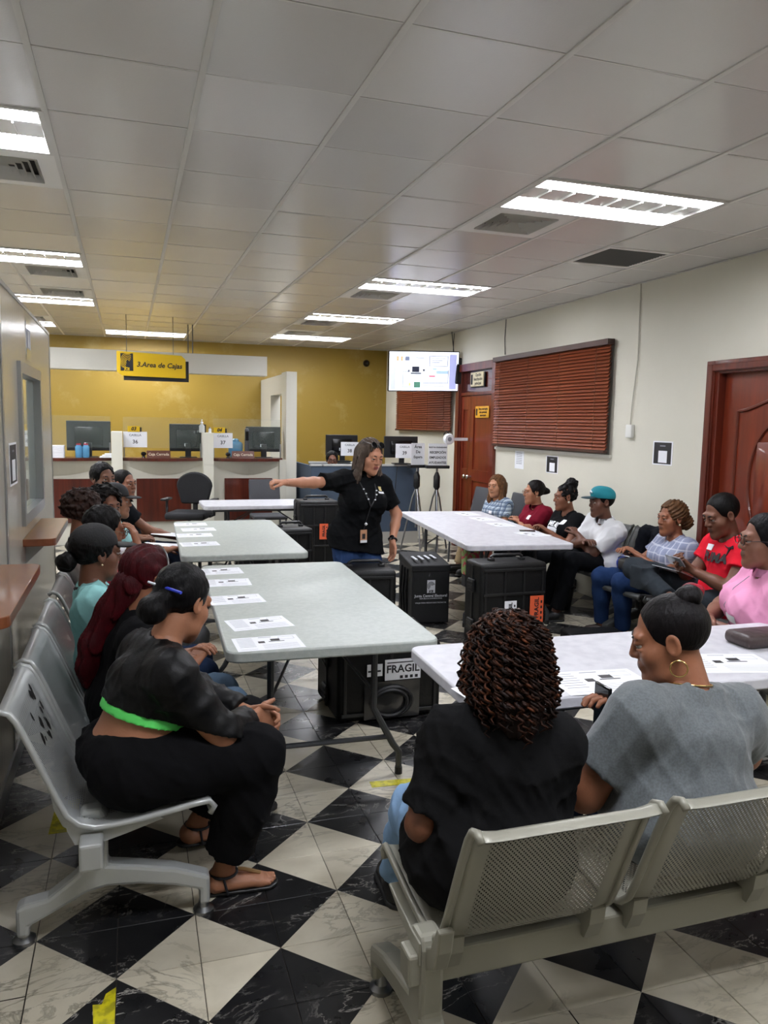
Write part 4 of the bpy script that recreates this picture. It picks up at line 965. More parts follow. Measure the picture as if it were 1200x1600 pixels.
def field_mesh(prims, h, halves=(), noise=None):
    lo = np.min([p.lo for p in prims if not p.sub], axis=0)-2*h; hi = np.max([p.hi for p in prims if not p.sub], axis=0)+2*h
    n = np.ceil((hi-lo)/h).astype(int)+1
    ax = [lo[i]+h*np.arange(n[i]) for i in range(3)]
    f = np.full(n, 1.0, np.float32)
    for p in prims:
        i0 = np.maximum(np.floor((p.lo-lo)/h).astype(int)-1, 0); i1 = np.minimum(np.ceil((p.hi-lo)/h).astype(int)+2, n)
        if (i1 <= i0).any(): continue
        sl = tuple(slice(a, b) for a, b in zip(i0, i1))
        G = np.stack(np.meshgrid(*[ax[i][sl[i]] for i in range(3)], indexing='ij'), -1)
        d = p.ev(G); g = f[sl]; k = p.k
        if p.sub:
            hh = np.maximum(k-np.abs(g+d), 0)/k; f[sl] = np.maximum(g, -d)+hh*hh*k*.25
        else:
            hh = np.maximum(k-np.abs(g-d), 0)/k; f[sl] = np.minimum(g, d)-hh*hh*k*.25
    if halves or noise:
        m = np.nonzero(np.abs(f) < 4*h + .03) if noise and not halves else np.nonzero(f < 4*h+.03)
        P = np.stack([ax[i][m[i]] for i in range(3)], -1); v = f[m]
        if noise: v = v + noise(P)
        for q in halves: v = np.maximum(v, (P-q.o)@q.n)
        f[m] = v
    ins = f < 0
    c = ins[:-1, :-1, :-1].astype(np.int8)
    cnt = sum(ins[a:n[0]-1+a, b:n[1]-1+b, d:n[2]-1+d].astype(np.int8) for a in (0, 1) for b in (0, 1) for d in (0, 1))
    act = np.nonzero((cnt > 0) & (cnt < 8)); N = len(act[0])
    idx = np.full(n-1, -1, np.int32); idx[act] = np.arange(N)
    A = np.stack(act, -1); corners = [(a, b, d) for a in (0, 1) for b in (0, 1) for d in (0, 1)]
    cv = np.stack([f[A[:, 0]+a, A[:, 1]+b, A[:, 2]+d] for a, b, d in corners], -1)
    acc = np.zeros((N, 3)); num = np.zeros(N)
    for i, ci in enumerate(corners):
        for j in range(i+1, 8):
            cj = corners[j]; df = [cj[k]-ci[k] for k in range(3)]
            if sum(abs(x) for x in df) != 1: continue
            a, b = cv[:, i], cv[:, j]; sgn = (a < 0) != (b < 0); t = np.where(sgn, a/np.where(sgn, a-b, 1), 0)
            pt = np.array(ci)+t[:, None]*np.array(df); acc += pt*sgn[:, None]; num += sgn
    verts = lo+h*(A+acc/np.maximum(num, 1)[:, None])
    quads = []
    for axn in range(3):
        o1, o2 = [(1, 2), (2, 0), (0, 1)][axn]
        s0 = [slice(1, n[i]-1) for i in range(3)]; s0[axn] = slice(0, n[axn]-1)
        s1 = list(s0); s1[axn] = slice(1, n[axn])
        a = ins[tuple(s0)]; b = ins[tuple(s1)]; e = np.nonzero(a != b)
        if not len(e[0]): continue
        base = np.stack(e, -1)+np.array([s.start for s in s0]); flip = ~a[e]
        def cell(d1, d2):
            q = base.copy(); q[:, o1] -= d1; q[:, o2] -= d2; return idx[q[:, 0], q[:, 1], q[:, 2]]
        Q = np.stack([cell(1, 1), cell(0, 1), cell(0, 0), cell(1, 0)], -1)
        Q[flip] = Q[flip][:, ::-1]; quads.append(Q)
    Q = np.concatenate(quads)
    return verts, Q[(Q >= 0).all(1)]
def np_mesh(name, parts, mats, origin):
    """parts: list of (verts, quads, material index); one mesh"""
    vs, fs, mi = [], [], []; o = 0
    for v, q, m in parts: vs.append(v); fs.append(q+o); mi += [m]*len(q) if np.isscalar(m) else list(m); o += len(v)
    v = np.concatenate(vs)-np.asarray(origin); q = np.concatenate(fs)
    me = bpy.data.meshes.new(name); me.vertices.add(len(v)); me.vertices.foreach_set('co', v.astype(np.float32).ravel())
    me.loops.add(q.size); me.loops.foreach_set('vertex_index', q.astype(np.int32).ravel())
    me.polygons.add(len(q)); me.polygons.foreach_set('loop_start', np.arange(0, q.size, 4, dtype=np.int32))
    me.polygons.foreach_set('material_index', np.array(mi, np.int32)); me.polygons.foreach_set('use_smooth', np.ones(len(q), bool))
    for m in mats: me.materials.append(m)
    me.update(calc_edges=True); me.validate(); return me
def sines(seed, amp, fr, n=5):
    r = np.random.RandomState(seed); D = r.normal(size=(n, 3)); D /= np.linalg.norm(D, axis=1)[:, None]; F = fr*(.6+.9*r.rand(n)); ph = r.rand(n)*6.28
    def fn(P):
        v = 0
        for d, q, p in zip(D, F, ph): v = v+np.sin((P@d)*q+p+1.3*np.sin((P@d[[1, 2, 0]])*q*.6))
        return v*(amp/n)
    return fn
def folds(seed, amp=.006, fr=34):
    r = np.random.RandomState(seed); D = r.normal(size=(5, 3)); D[:, 2] *= .55; D /= np.linalg.norm(D, axis=1)[:, None]; F = fr*(.7+.9*r.rand(5)); ph = r.rand(5)*6.28
    E2 = r.normal(size=(5, 3))
    def fn(P):
        v = 0
        for d, q, p, e in zip(D, F, ph, E2):
            g = np.abs(np.sin((P@d)*q+p+1.1*np.sin(P@e*6))); v = v-((1-g)**2)*(.35+.65*(np.sin(P@e*9+p*2) > 0)*np.abs(np.sin(P@e*9+p*2)))
        return v*amp+amp*.25
    return fn
def ik(a, b, l1, l2, pole):
    a, b = np.asarray(a, float), np.asarray(b, float); d = b-a; L = np.linalg.norm(d)
    if L > (l1+l2)*.999: s = L/((l1+l2)*.999); l1 *= s; l2 *= s
    t = d/L; x = (l1*l1-l2*l2+L*L)/(2*L); hgt = math.sqrt(max(l1*l1-x*x, 0)); p = np.asarray(pole, float); p = nrm(p-(p@t)*t)
    return a+t*x+p*hgt
SKIN = {}
def skin(c): return mat('skin_'+c, c, .48, bump=(140, .06), spec=.4)
def shade(c, f): return ''.join('%02x' % max(0, min(255, int(int(c[i:i+2], 16)*f))) for i in (0, 2, 4))
def cloth(name, c, b=.3): return mat('cloth_'+name, c, .93, bump=(38, b*.6), spec=.12)
M_eyew = mat('eye_white', '9c958d', .6); M_iris = mat('iris_dark', '1c110c', .2)
def rot3(yaw, pitch, roll):
    """rows: right, forward, up of a frame whose forward starts along +y"""
    f = V3(math.sin(yaw)*math.cos(pitch), math.cos(yaw)*math.cos(pitch), math.sin(pitch)); r = V3(math.cos(yaw), -math.sin(yaw), 0); u = np.cross(r, f)
    r2 = r*math.cos(roll)+u*math.sin(roll); u2 = -r*math.sin(roll)+u*math.cos(roll); return np.stack([r2, f, u2])
def hand_prims(w, d, nrmv, s, curl=.5, side=1, spread=1.0, thumb=.5, sc=1.0):
    """w wrist, d direction of the fingers, nrmv palm normal, side +1 when the thumb points to d x n"""
    d = nrm(d); n = nrm(np.asarray(nrmv, float)-(np.asarray(nrmv, float)@d)*d); t = np.cross(d, n)*side
    s = s*sc; out = []
    for k, o in enumerate((.027, .009, -.009, -.026)):
        out.append(Cone(w+t*o*.6*s, w+d*.085*s+t*o*s, .013*s, .0125*s, .014*s))
    for k, (o, L) in enumerate(((.028, .075), (.010, .083), (-.009, .077), (-.027, .06))):
        p = w+d*.088*s+t*o*s; dd = nrm(d+t*o*2.2*spread); ang = 0
        for q, fr in enumerate((.42, .32, .26)):
            ang += curl*(.55, 1.0, .75)[q]*1.05; dr = dd*math.cos(ang)+n*math.sin(ang); e = p+dr*L*fr*s
            out.append(Cone(p, e, (.0092-.0009*q)*s, (.0086-.001*q)*s, .003)); p = e
    p = w+d*.025*s+t*.024*s; dr = nrm(d*.75+t*.75*(1-.4*thumb)+n*.45*thumb); e = p+dr*.042*s; out.append(Cone(p, e, .014*s, .0115*s, .01))
    dr2 = nrm(dr*.8+d*.35+n*.35*thumb-t*.3*thumb); m = e+dr2*.032*s; out.append(Cone(e, m, .0112*s, .0095*s, .004)); out.append(Cone(m, m+dr2*.022*s, .0098*s, .0075*s, .003))
    return out
def head_prims(C, R, s, jaw=1.0, wide=1.0, nose=1.0):
    P = lambda x, y, z: C+s*(R[0]*x*wide+R[1]*y+R[2]*z)
    E = lambda c, r, k, sub=False: Ell(P(*c), np.array(r)*s, R, k*s, sub)
    K = lambda a, b, ra, rb, k, sub=False: Cone(P(*a), P(*b), ra*s, rb*s, k*s, sub=sub)
    L = [E((0, -.018, .035), (.074*wide, .093, .086), .03), E((0, .028, -.04), (.058*wide, .062, .074), .03),
         K((-.036*jaw, .04, -.083), (.0, .068, -.104), .024, .021, .03), K((.036*jaw, .04, -.083), (.0, .068, -.104), .024, .021, .03),
         E((-.04, .052, -.03), (.027, .026, .026), .03), E((.04, .052, -.03), (.027, .026, .026), .03),
         K((-.038, .078, .026), (.038, .078, .026), .012, .012, .02),
         E((-.032, .1, .004), (.0165, .016, .0115), .014, True), E((.032, .1, .004), (.0165, .016, .0115), .014, True),
         K((0, .086, .016), (0, .103, -.026), .008, .0125*nose, .012), E((-.0125*nose, .094, -.03), (.009, .010, .008), .008), E((.0125*nose, .094, -.03), (.009, .010, .008), .008),
         E((0, .086, -.062), (.024, .014, .016), .014)]
    for sx in (-1, 1):
        L += [E((sx*.032, .0818, .0105), (.0165, .0132, .0082), .004), E((sx*.032, .0805, -.0085), (.0155, .0112, .005), .006)]
        L += [E((sx*.077, -.008, -.004), (.010, .020, .032), .008), E((sx*.083, -.004, .0), (.006, .012, .02), .006, True)]
    return L, P
def bare(c): return c
def person(label, hip, head, yaw, look=0, tilt=0, roll=0, seat=True, S=1.0, HS=1.0, W=1.0, D=1.0, bust=0.0, belly=0.0, arm=1.0, leg=1.0,
           hands=(None, None), poles=(None, None), hand_dirs=(None, None), hand_norms=(None, None), curls=(.5, .5), feet=(None, None), knees=(None, None), kpole=None,
           sk='8d5a3c', lips=None, hair='short', hcol='14100e', top=('tee', '222222'), top_mat=None, bottom=('trousers', '222222'), shoe=('shoe', '1a1a1a'), sleeve=.5, extras=(), h=.009, seed=1, neckr=.062, shw=1.0, brow=True, side='LR', hem=0.0, sex=0, eyes=True, toes=None, elbow_len=1.0, baggy=0.0, fa=.006):
    """hip/head: world positions of the pelvis centre and head centre (between the ears); yaw: compass heading of the chest from +y, clockwise"""
    hip = V3(*hip); head = V3(*head); yaw = math.radians(yaw)
    root = thing('person', label, 'person', (hip[0], hip[1], 0)); OR = V3(hip[0], hip[1], 0)
    Mskin = skin(sk); f = V3(math.sin(yaw), math.cos(yaw), 0); r = V3(math.cos(yaw), -math.sin(yaw), 0)
    hy = yaw+math.radians(look); HR = rot3(hy, math.radians(tilt), math.radians(roll)); s = S; hs = S*HS
    nk = head-HR[2]*.105*hs-HR[1]*.022*hs                           # top of neck
    sp0 = nrm(head-hip); nb = nk-nrm(nk-hip)*.06*s*.9-f*.012*s        # neck base
    sp = nrm(nb-hip); r = nrm(r-(r@sp)*sp); fr = np.cross(sp, r)
    TL = np.linalg.norm(nb-hip); RM = np.stack([r, fr, sp])
    sh = [nb-sp*.055*s+sg*r*.168*s*W**.6*shw for sg in (-1, 1)]      # left, right shoulders
    hj = [hip+sg*r*.088*s*W**.5 for sg in (-1, 1)]
    # arms
    el, wr = [], []
    l1, l2 = .275*s*elbow_len, .245*s*elbow_len
    for i, sg in enumerate((-1, 1)):
        t = hands[i]
        if t is None: t = hip+fr*.2*s+sg*r*.12*s+V3(0, 0, .08*s)
        t = V3(*t); pl = (sg*r*1.0+fr*.25-V3(0, 0, .9)) if poles[i] == 'x' else poles[i] if poles[i] is not None else (sg*r*.6-fr*.5-V3(0, 0, 1)*.6)
        e = ik(sh[i], t, l1, l2, pl); 
        el.append(e); wr.append(t)
    # legs
    kn, an = [], []
    for i, sg in enumerate((-1, 1)):
        t = feet[i]
        if t is None: t = hip+f*.45*s+sg*r*.1*s; t = V3(t[0], t[1], .085*s)
        t = V3(*t)
        if knees[i] is not None: k = V3(*knees[i])
        else: k = ik(hj[i], t, .42*s, .40*s, (f*1.0+V3(0, 0, .8)) if kpole is None else kpole)
        kn.append(k); an.append(t)
    # ---- torso field (shared by body and clothes)
    def torso(o, low=True):
        po = o+(.012 if o > 0 else 0)
        L = [Ell(hip+sp*.02*s, V3(.158*W+po, .118*D+po, .115+po)*V3(s, s, s), RM, .06),
             Ell(hip+sp*TL*.36+fr*(.012+belly*.5)*s, V3(.138*W+o+belly*.3, .105*D+o+belly*.55, TL*.27/s+o)*s, RM, .06),
             Ell(hip+sp*TL*.66+fr*.008*s, V3(.148*W**.8+o, .104*D+o, TL*.26/s+o)*s, RM, .06),
             Cone(sh[0]*.88+sh[1]*.12-sp*.01*s, sh[1]*.88+sh[0]*.12-sp*.01*s, (.056+o)*s, (.056+o)*s, .05)]
        for i in (0, 1): L.append(Cone(nb-sp*.01*s, sh[i]*.8+nb*.2-sp*.0, (.046+o)*s, (.042+o)*s, .04)); L.append(Ell(sh[i]-sp*.006*s, V3(.05+o, .05+o, .054+o)*s*arm**.25, RM, .05))
        if bust:
            for sg in (-1, 1): L.append(Ell(hip+sp*TL*.60+fr*(.085*D+bust*.25)*s+sg*r*.072*s*W**.5, V3(.06+o+bust*.35, .05+o+bust*.5, .06+o+bust*.35)*s, RM, .05))
        return L
    neck = [Cone(nb-sp*.02*s, nk+HR[2]*.02*hs, neckr*s*.92, .050*hs*(1+(neckr-.062)*5), .035)]
    def legs(o, t0=0.0, t1=1.0, cut=True, flare=0.0):
        L = []
        for i in (0, 1):
            L.append(Cone(hj[i], kn[i], (.083*leg+o)*s, (.058*leg**.8+o)*s, .045))
            e = kn[i]+(an[i]-kn[i])*t1
            L.append(Cone(kn[i], e, (.056*leg**.8+o)*s, (.038+o+flare)*s, .03, cut=cut))
            L.append(Ell(kn[i]*.7+an[i]*.3-nrm(np.cross(r, an[i]-kn[i]))*0, V3(.052, .052, .1)*s*leg**.7+o*s, np.stack([r, np.cross(nrm(kn[i]-an[i]), r), nrm(kn[i]-an[i])]), .03) if t1 > .5 else L[-1])
        return L
    def arms_(o, t1, t2=None):
        """t1: fraction of the upper arm covered; t2: fraction of the forearm"""
        L = []
        for i in (0, 1):
            e = sh[i]+(el[i]-sh[i])*min(t1, 1)
            L.append(Cone(sh[i]*.96+hip*.04, e, (.046*arm**.8+o)*s, ((.047-.006*t1)*arm+o)*s, .05, cut=(t2 is None)))
            if t2 is not None: L.append(Cone(el[i], el[i]+(wr[i]-el[i])*t2, (.040*arm+o)*s, (.03*arm**.6+o)*s, .03, cut=True))
        return L
    # ---- body mesh: one continuous skin surface
    body = torso(-.004)+neck+legs(-.004, cut=False)
    for i in (0, 1): body += [Cone(sh[i]*.96+hip*.04, el[i], .043*arm**.9*s, .039*arm*s, .03), Cone(el[i], el[i]*.6+wr[i]*.4, .040*arm*s, .036*arm**.8*s, .02), Cone(el[i]*.6+wr[i]*.4, wr[i], .036*arm**.8*s, .026*arm**.4*s, .02)]
    for i in (0, 1):
        d = nrm(an[i]-kn[i]); fw = f if toes is None or toes[i] is None else nrm(V3(*toes[i])); sole = an[i]-V3(0, 0, .05*s)
        body += [Cone(an[i], sole-fw*.03*s+V3(0, 0, .01*s), .034*s, .03*s, .02), Cone(sole, sole+fw*.13*s-V3(0, 0, .01*s), .032*s, .022*s, .03)]
    hp, HP = head_prims(head, HR, hs, wide=1.0+.04*(W-1))
    v1, q1 = field_mesh(body, h*1.3)
    v2, q2 = field_mesh(hp+[Cone(nk+HR[2]*.03*hs, nb+(nk-nb)*.2, .050*hs*(1+(neckr-.062)*5), neckr*s*.93, .03)], max(.0045*hs, .0045) if h <= .0095 else .0056)
    ce = v2[q2].mean(1); loc = ((ce-head)/hs)@HR.T
    lip = (np.abs(loc[:, 0]) < .023*(1-((loc[:, 2]+.062)/.016)**2*.5)) & (np.abs(loc[:, 2]+.062) < .0105) & (loc[:, 1] > .07)
    parts = [(v1, q1, 0), (v2, q2, lip.astype(int))]
    for i, sg in enumerate((-1, 1)):
        d = hand_dirs[i] if hand_dirs[i] is not None else wr[i]-el[i]; n = hand_norms[i] if hand_norms[i] is not None else -V3(0, 0, 1)
        d = nrm(d); nn = np.asarray(n, float); t = np.cross(d, nrm(nn-(nn@d)*d)); sd = 1 if (t@(-sg*r+fr*.6)) > 0 else -1
        hp_ = hand_prims(wr[i], d, n, s*1.02, curls[i], sd)+[Cone(wr[i]-nrm(wr[i]-el[i])*.04*s, wr[i]+d*.01*s, .027*s*arm**.4, .022*s, .015)]
        v, q = field_mesh(hp_, .0044 if h <= .0095 else .0052); parts.append((v, q, 0))
    link('body', np_mesh('body', parts, [Mskin, mat('lips_'+(lips or sk), lips or shade(sk, .78), .4)], OR), root)
    # ---- eyes and brows
    if eyes:
        for sx in (-1, 1):
            c = HP(sx*.032, .0785, .0025); b = MB(); 
            bm = bmesh.new(); bmesh.ops.create_uvsphere(bm, u_segments=14, v_segments=10, radius=.0118*hs)
            for v in bm.verts:
                q = v.co.copy(); v.co = Vector(HR.T@np.array((q.x, q.z, q.y)))+Vector(c-OR)
            bm.verts.index_update(); b.add([v.co for v in bm.verts], [[v.index for v in fc.verts] for fc in bm.faces]); bm.free()
            for k, fc in enumerate(b.f):
                m = np.mean([b.v[j] for j in fc], axis=0); lc = HR@((m+OR-c)/hs)
                b.mi[k] = 1 if (lc[1] > .009 and math.hypot(lc[0], lc[2]) < .0078) else 0
            b.build('eye', [M_eyew, M_iris], root, smooth='all')
            if brow: MB().tube([tuple(HP(sx*.016, .0935, .0235)-OR), tuple(HP(sx*.032, .0915, .029)-OR), tuple(HP(sx*.049, .080, .024)-OR)], [.0032*hs, .0036*hs, .002*hs], 6).build('eyebrow', mat('brow_'+shade(hcol, .8), shade(hcol, .8), .7), root, smooth=True)
    # ---- clothes
    kind, tc = top; Mt = top_mat or cloth(kind+tc, tc); nz = folds(seed, fa)
    low = [Half(hip-sp*(.10+hem)*s, -sp)]
    shirt = torso(.013)
    if kind == 'long': shirt += arms_(.014, 1.0, .86)
    elif kind == 'sleeveless': pass
    else: shirt += arms_(.020, sleeve)
    if hem > -.1:
        for i in (0, 1): shirt.append(Cone(hj[i], hj[i]+(kn[i]-hj[i])*(.2 if seat else .42), (.083*leg+.03)*s, (.078*leg+.03)*s, .05))
    shirt.append(Cone(nb+fr*.012*s+(nk-nb)*.12, nb+fr*.04*s+sp*.2*s, neckr*1.10*s, neckr*1.5*s, .01, sub=True))
    v, q = field_mesh(shirt, h, low, nz); Osh = link('shirt', np_mesh('shirt', [(v, q, 0)], [Mt], OR), root)
    kind2, bc = bottom; Mb = cloth('bottom'+bc, bc, .3)
    pel = [Ell(hip+sp*.005*s, V3(.158*W+.008, .118*D+.008, .12)*s, RM, .05)]
    cut_len = {'trousers': .93, 'capri': .82, 'shorts': .12, 'skirt': .2}.get(kind2, .93)
    v, q = field_mesh(pel+legs(.012+baggy, t1=cut_len, flare=.006+baggy*.5), h, (), folds(seed+9)); link('trousers', np_mesh('trousers', [(v, q, 0)], [Mb], OR), root)
    # ---- shoes
    kind3, sc = shoe
    for i in (0, 1):
        fw = f if toes is None or toes[i] is None else nrm(V3(*toes[i])); rt = nrm(np.cross(fw, V3(0, 0, 1))); up = np.cross(rt, fw); a = an[i]; g = a-up*.078*s
        if kind3 == 'shoe':
            pr = [Cone(a-up*.03*s-fw*.012*s, g+up*.035*s-fw*.03*s, .043*s, .04*s, .02), Cone(g+up*.036*s-fw*.03*s, g+up*.03*s+fw*.12*s, .041*s, .036*s, .03, flat=(rt, 1.0)), Cone(g+up*.05*s, g+up*.035*s+fw*.1*s, .034*s, .03*s, .03)]
            v, q = field_mesh(pr, max(h*.8, .006), [Half(g-up*.001*s, -up)]); so = link('shoe', np_mesh('shoe', [(v, q, 0)], [mat('shoe_'+sc, sc, .5, bump=(60, .1))], OR), root)
            v, q = field_mesh([Cone(g-fw*.035*s, g+fw*.125*s, .046*s, .044*s, .01)], max(h*.8, .006), [Half(g+up*.014*s, up), Half(g-up*.006*s, -up)])
            link('sole', np_mesh('sole', [(v, q, 0)], [mat('sole_white' if kind3 == 'x' else 'sole_dark', '2a2a2a', .6)], OR), so)
        elif kind3 == 'sandal':
            b = MB(); v, q = field_mesh([Cone(g-fw*.04*s, g+fw*.15*s, .038*s, .046*s, .01)], .005, [Half(g+up*.008*s, up), Half(g-up*.006*s, -up)]); so = link('sandal_sole', np_mesh('sandal_sole', [(v, q, 0)], [mat('sandal_black', sc, .4)], OR), root)
            tp = []
            for k, (o, ln) in enumerate(((-.028, .055), (-.012, .05), (.002, .045), (.015, .04), (.027, .033))):
                o2 = o*(1 if i == 1 else -1); b0 = g+fw*(.135-abs(o)*.35)*s+rt*o2*s+up*.018*s; tp.append(Cone(b0, b0+fw*ln*s-up*.006*s, .0098*s, .0085*s, .003))
            tp += [Cone(g-fw*.03*s+up*.035*s, g+fw*.125*s+up*.018*s, .034*s, .022*s, .02, flat=(rt, 1.5)), Cone(a, g-fw*.025*s+up*.03*s, .036*s, .034*s, .02)]
            v, q = field_mesh(tp, .0042, [Half(g+up*.006*s, -up)]); link('foot', np_mesh('foot', [(v, q, 0)], [Mskin], OR), root)
            MB().tube([tuple(a+nrm(fw*math.cos(t_)+rt*math.sin(t_))*.047*s-up*.012*s-OR) for t_ in [2*PI*k/16 for k in range(16)]], .005*s, 6, closed=True).build('ankle_strap', M_ink, so)
            MB().tube([tuple(p-OR) for p in (g+fw*.13*s+up*.042*s, g+fw*.07*s+up*.066*s, a+fw*.05*s-up*.008*s)], .007*s, 6).build('toe_strap', mat('strap_gold', 'a8865a', .35, .6), so)
            for sg in (-1, 1): MB().tube([tuple(p-OR) for p in (a+rt*sg*.047*s-fw*.005*s-up*.012*s, g+rt*sg*.048*s+fw*.01*s+up*.004*s)], .005*s, 6).build('side_strap', M_ink, so)
    # ---- hair
    Mh = hair_mat(hcol); HE = lambda c, rr, k=.02, sub=False: Ell(HP(*c), np.array(rr)*hs, HR, k*hs, sub); HK = lambda a, b, ra, rb, k=.02, sub=False: Cone(HP(*a), HP(*b), ra*hs, rb*hs, k*hs, sub=sub)
    hh = .005 if h <= .0095 else .006; nzs = None; pr = []; cutf = [HE((0, .118, -.028), (.105, .1, .132), .008, True)]
    nape = [Half(HP(0, -.02, -.052), -HR[2]*1-HR[1]*.25)]
    capE = lambda o: [HE((0, -.022, .036), (.076+o, .094+o, .086+o))]
    if hair == 'crop': pr = capE(.0035)+cutf; hal = [Half(HP(0, -.02, -.02), -HR[2]+HR[1]*.4)]
    elif hair == 'short': pr = capE(.012)+cutf; hal = [Half(HP(0, -.02, -.03), -HR[2]+HR[1]*.35)]; nzs = sines(seed, .006, 190)
    elif hair == 'curlytop': pr = capE(.026)+[HE((0, -.02, .075), (.085, .095, .06))]+cutf; hal = nape; nzs = sines(seed, .020, 170, 6)
    elif hair == 'bun_high': pr = capE(.008)+[HE((0, -.07, .125), (.058, .055, .05)), HK((0, -.05, .09), (0, -.07, .12), .04, .05)]+cutf; hal = nape; nzs = sines(seed, .016, 150, 6)
    elif hair == 'bun_back': pr = capE(.008)+[HE((0, -.135, -.0), (.042, .04, .042), .02)]+cutf; hal = nape; nzs = sines(seed, .003, 120)
    elif hair == 'bun_low': pr = capE(.008)+[HE((0, -.13, -.055), (.05, .042, .045), .02), HK((0, -.1, -.02), (0, -.13, -.05), .04, .04)]+cutf; hal = [Half(HP(0, -.02, -.105), -HR[2])]; nzs = sines(seed, .004, 120)
    elif hair == 'braids': pr = capE(.012)+[HE((0, -.115, -.035), (.062, .055, .06), .02)]+cutf; hal = [Half(HP(0, -.02, -.10), -HR[2])]; nzs = lambda P: .005*np.sin(((P-head)@(HR[2]+HR[1]*.6))/hs*230)+.004*np.sin(((P-head)@HR[0])/hs*150)
    elif hair == 'straight':
        pr = capE(.012)+cutf+[HK((sx*.07, -.005, .02), (sx*.082, .01, -.16), .03, .028, .03) for sx in (-1, 1)]+[HK((sx*.082, .01, -.16), (sx*.075, .02, -.25), .028, .012, .03) for sx in (-1, 1)]+[HK((sx*.035, -.08, .0), (sx*.04, -.075, -.2), .05, .035, .04) for sx in (-1, 1)]
        hal = []; nzs = lambda P: .004*np.sin(((P-head)@HR[0])/hs*260+2*np.sin(((P-head)@HR[1])/hs*60))
    elif hair == 'ponytail':
        pr = capE(.010)+cutf; hal = nape; nzs = lambda P: .003*np.sin(((P-head)@HR[0])/hs*260)
    elif hair == 'none': pr = None
    if pr:
        v, q = field_mesh(pr, hh, hal, nzs); link('hair', np_mesh('hair', [(v, q, 0)], [Mh], OR), root)
    ctx = dict(root=root, OR=OR, HP=HP, HR=HR, hs=hs, s=s, sp=sp, r=r, fr=fr, hip=hip, nb=nb, nk=nk, sh=sh, el=el, wr=wr, kn=kn, an=an, TL=TL, f=f, shirt=Osh, Mt=Mt, h=h)
    for e in extras: e(ctx)
    return ctx
def hair_mat(c):
    n = 'hair_'+c
    if n in MATS: return MATS[n]
    m = mat(n, shade(c, .8), .5, bump=(90, .5, (1, 1, .25)), noise=(30, shade(c, 1.15), .45, .75), spec=.14); return m
# ---- extras (children of the person)
def add_field(ctx, name, prims, m, h=.006, halves=(), noise=None, parent=None):
    v, q = field_mesh(prims, h, halves, noise); return link(name, np_mesh(name, [(v, q, 0)], [m], ctx['OR']), parent or ctx['root'])
def cap_hat(col, brimcol=None, flat=False, badge=None):
    def f(c):
        HP, HR, hs = c['HP'], c['HR'], c['hs']; m = mat('cap_'+col, col, .75, bump=(90, .2))
        crown = [Ell(HP(0, -.018, .05), V3(.089, .106, .088 if not flat else .084)*hs, HR, .01)]
        if flat: crown.append(Ell(HP(0, .03, .085), V3(.07, .06, .05)*hs, HR, .03*hs))
        o = add_field(c, 'cap', crown, m, .005, [Half(HP(0, 0, .035), -HR[2]+HR[1]*.1)])
        bm_ = mat('cap_brim_'+(brimcol or col), brimcol or col, .7); b = [Ell(HP(0, .115, .042 if flat else .035), V3(.074, .068, .010)*hs, HR, .01)]
        add_field(c, 'brim', b, bm_, .0045, [Half(HP(0, .07, .0), -HR[1])], parent=o)
        if badge: MB().tube([tuple(HP(-.018, .098, .085)-c['OR']), tuple(HP(0, .10, .098)-c['OR']), tuple(HP(.018, .098, .08)-c['OR'])], .007*hs, 6).build('badge', M_paper, o, smooth=True)
    return f
def glasses(col='1a1a1a', on_head=False):
    def f(c):
        HP, OR = c['HP'], c['OR']; m = mat('glasses_'+col, col, .3); g = None
        dz, dy = (.10, -.045) if on_head else (.0, 0); sc = 1.0
        for sx in (-1, 1):
            cc = HP(sx*.033, .106+dy, .002+dz); HR, hs = c['HR'], c['hs']
            o = MB().tube([tuple(cc+hs*(HR[0]*.024*math.cos(a)+HR[2]*.018*math.sin(a)+HR[1]*(0 if not on_head else -.018*math.sin(a)))-OR) for a in [2*PI*k/14 for k in range(14)]], .0022*hs, 5, closed=True).build('glasses_rim' if g is None else 'rim', m, c['root'] if g is None else g, smooth=True)
            if on_head: MB().add([tuple(cc+hs*(HR[0]*.023*math.cos(a)+HR[2]*.017*math.sin(a)-HR[1]*.017*math.sin(a))-OR) for a in [2*PI*k/14 for k in range(14)]], [tuple(range(14))]).build('lens', M_blackg, o)
            if g is None: g = o
            MB().tube([tuple(HP(sx*.057, .102+dy, .006+dz)-OR), tuple(HP(sx*.079, .05+dy, .006+dz)-OR), tuple(HP(sx*.081, -.005+dy, .002+dz*.7)-OR)], .0018*hs, 5).build('temple', m, g)
        MB().tube([tuple(HP(-.01, .108+dy, .006+dz)-OR), tuple(HP(.01, .108+dy, .006+dz)-OR)], .0018, 5).build('bridge', m, g)
    return f
def earring(R_=.008, col='d8c9a0', hoop=False):
    def f(c):
        for sx in (-1, 1):
            p = c['HP'](sx*.084, -.008, -.042)-c['OR']; HR, hs = c['HR'], c['hs']
            if hoop:
                pc = p-HR[2]*R_; MB().tube([tuple(pc+R_*(HR[1]*math.cos(a)+HR[2]*math.sin(a))) for a in [2*PI*k/24 for k in range(24)]], .0024, 6, closed=True).build('hoop_earring', mat('gold', 'd9b978', .25, 1.0), c['root'], smooth=True)
            else: MB().lathe([(.001, -R_), (R_*.8, -R_*.5), (R_, 0), (R_*.8, R_*.5), (.001, R_)], tuple(p), 10).build('earring', mat('pearl_'+col, col, .25), c['root'], smooth=True)
    return f
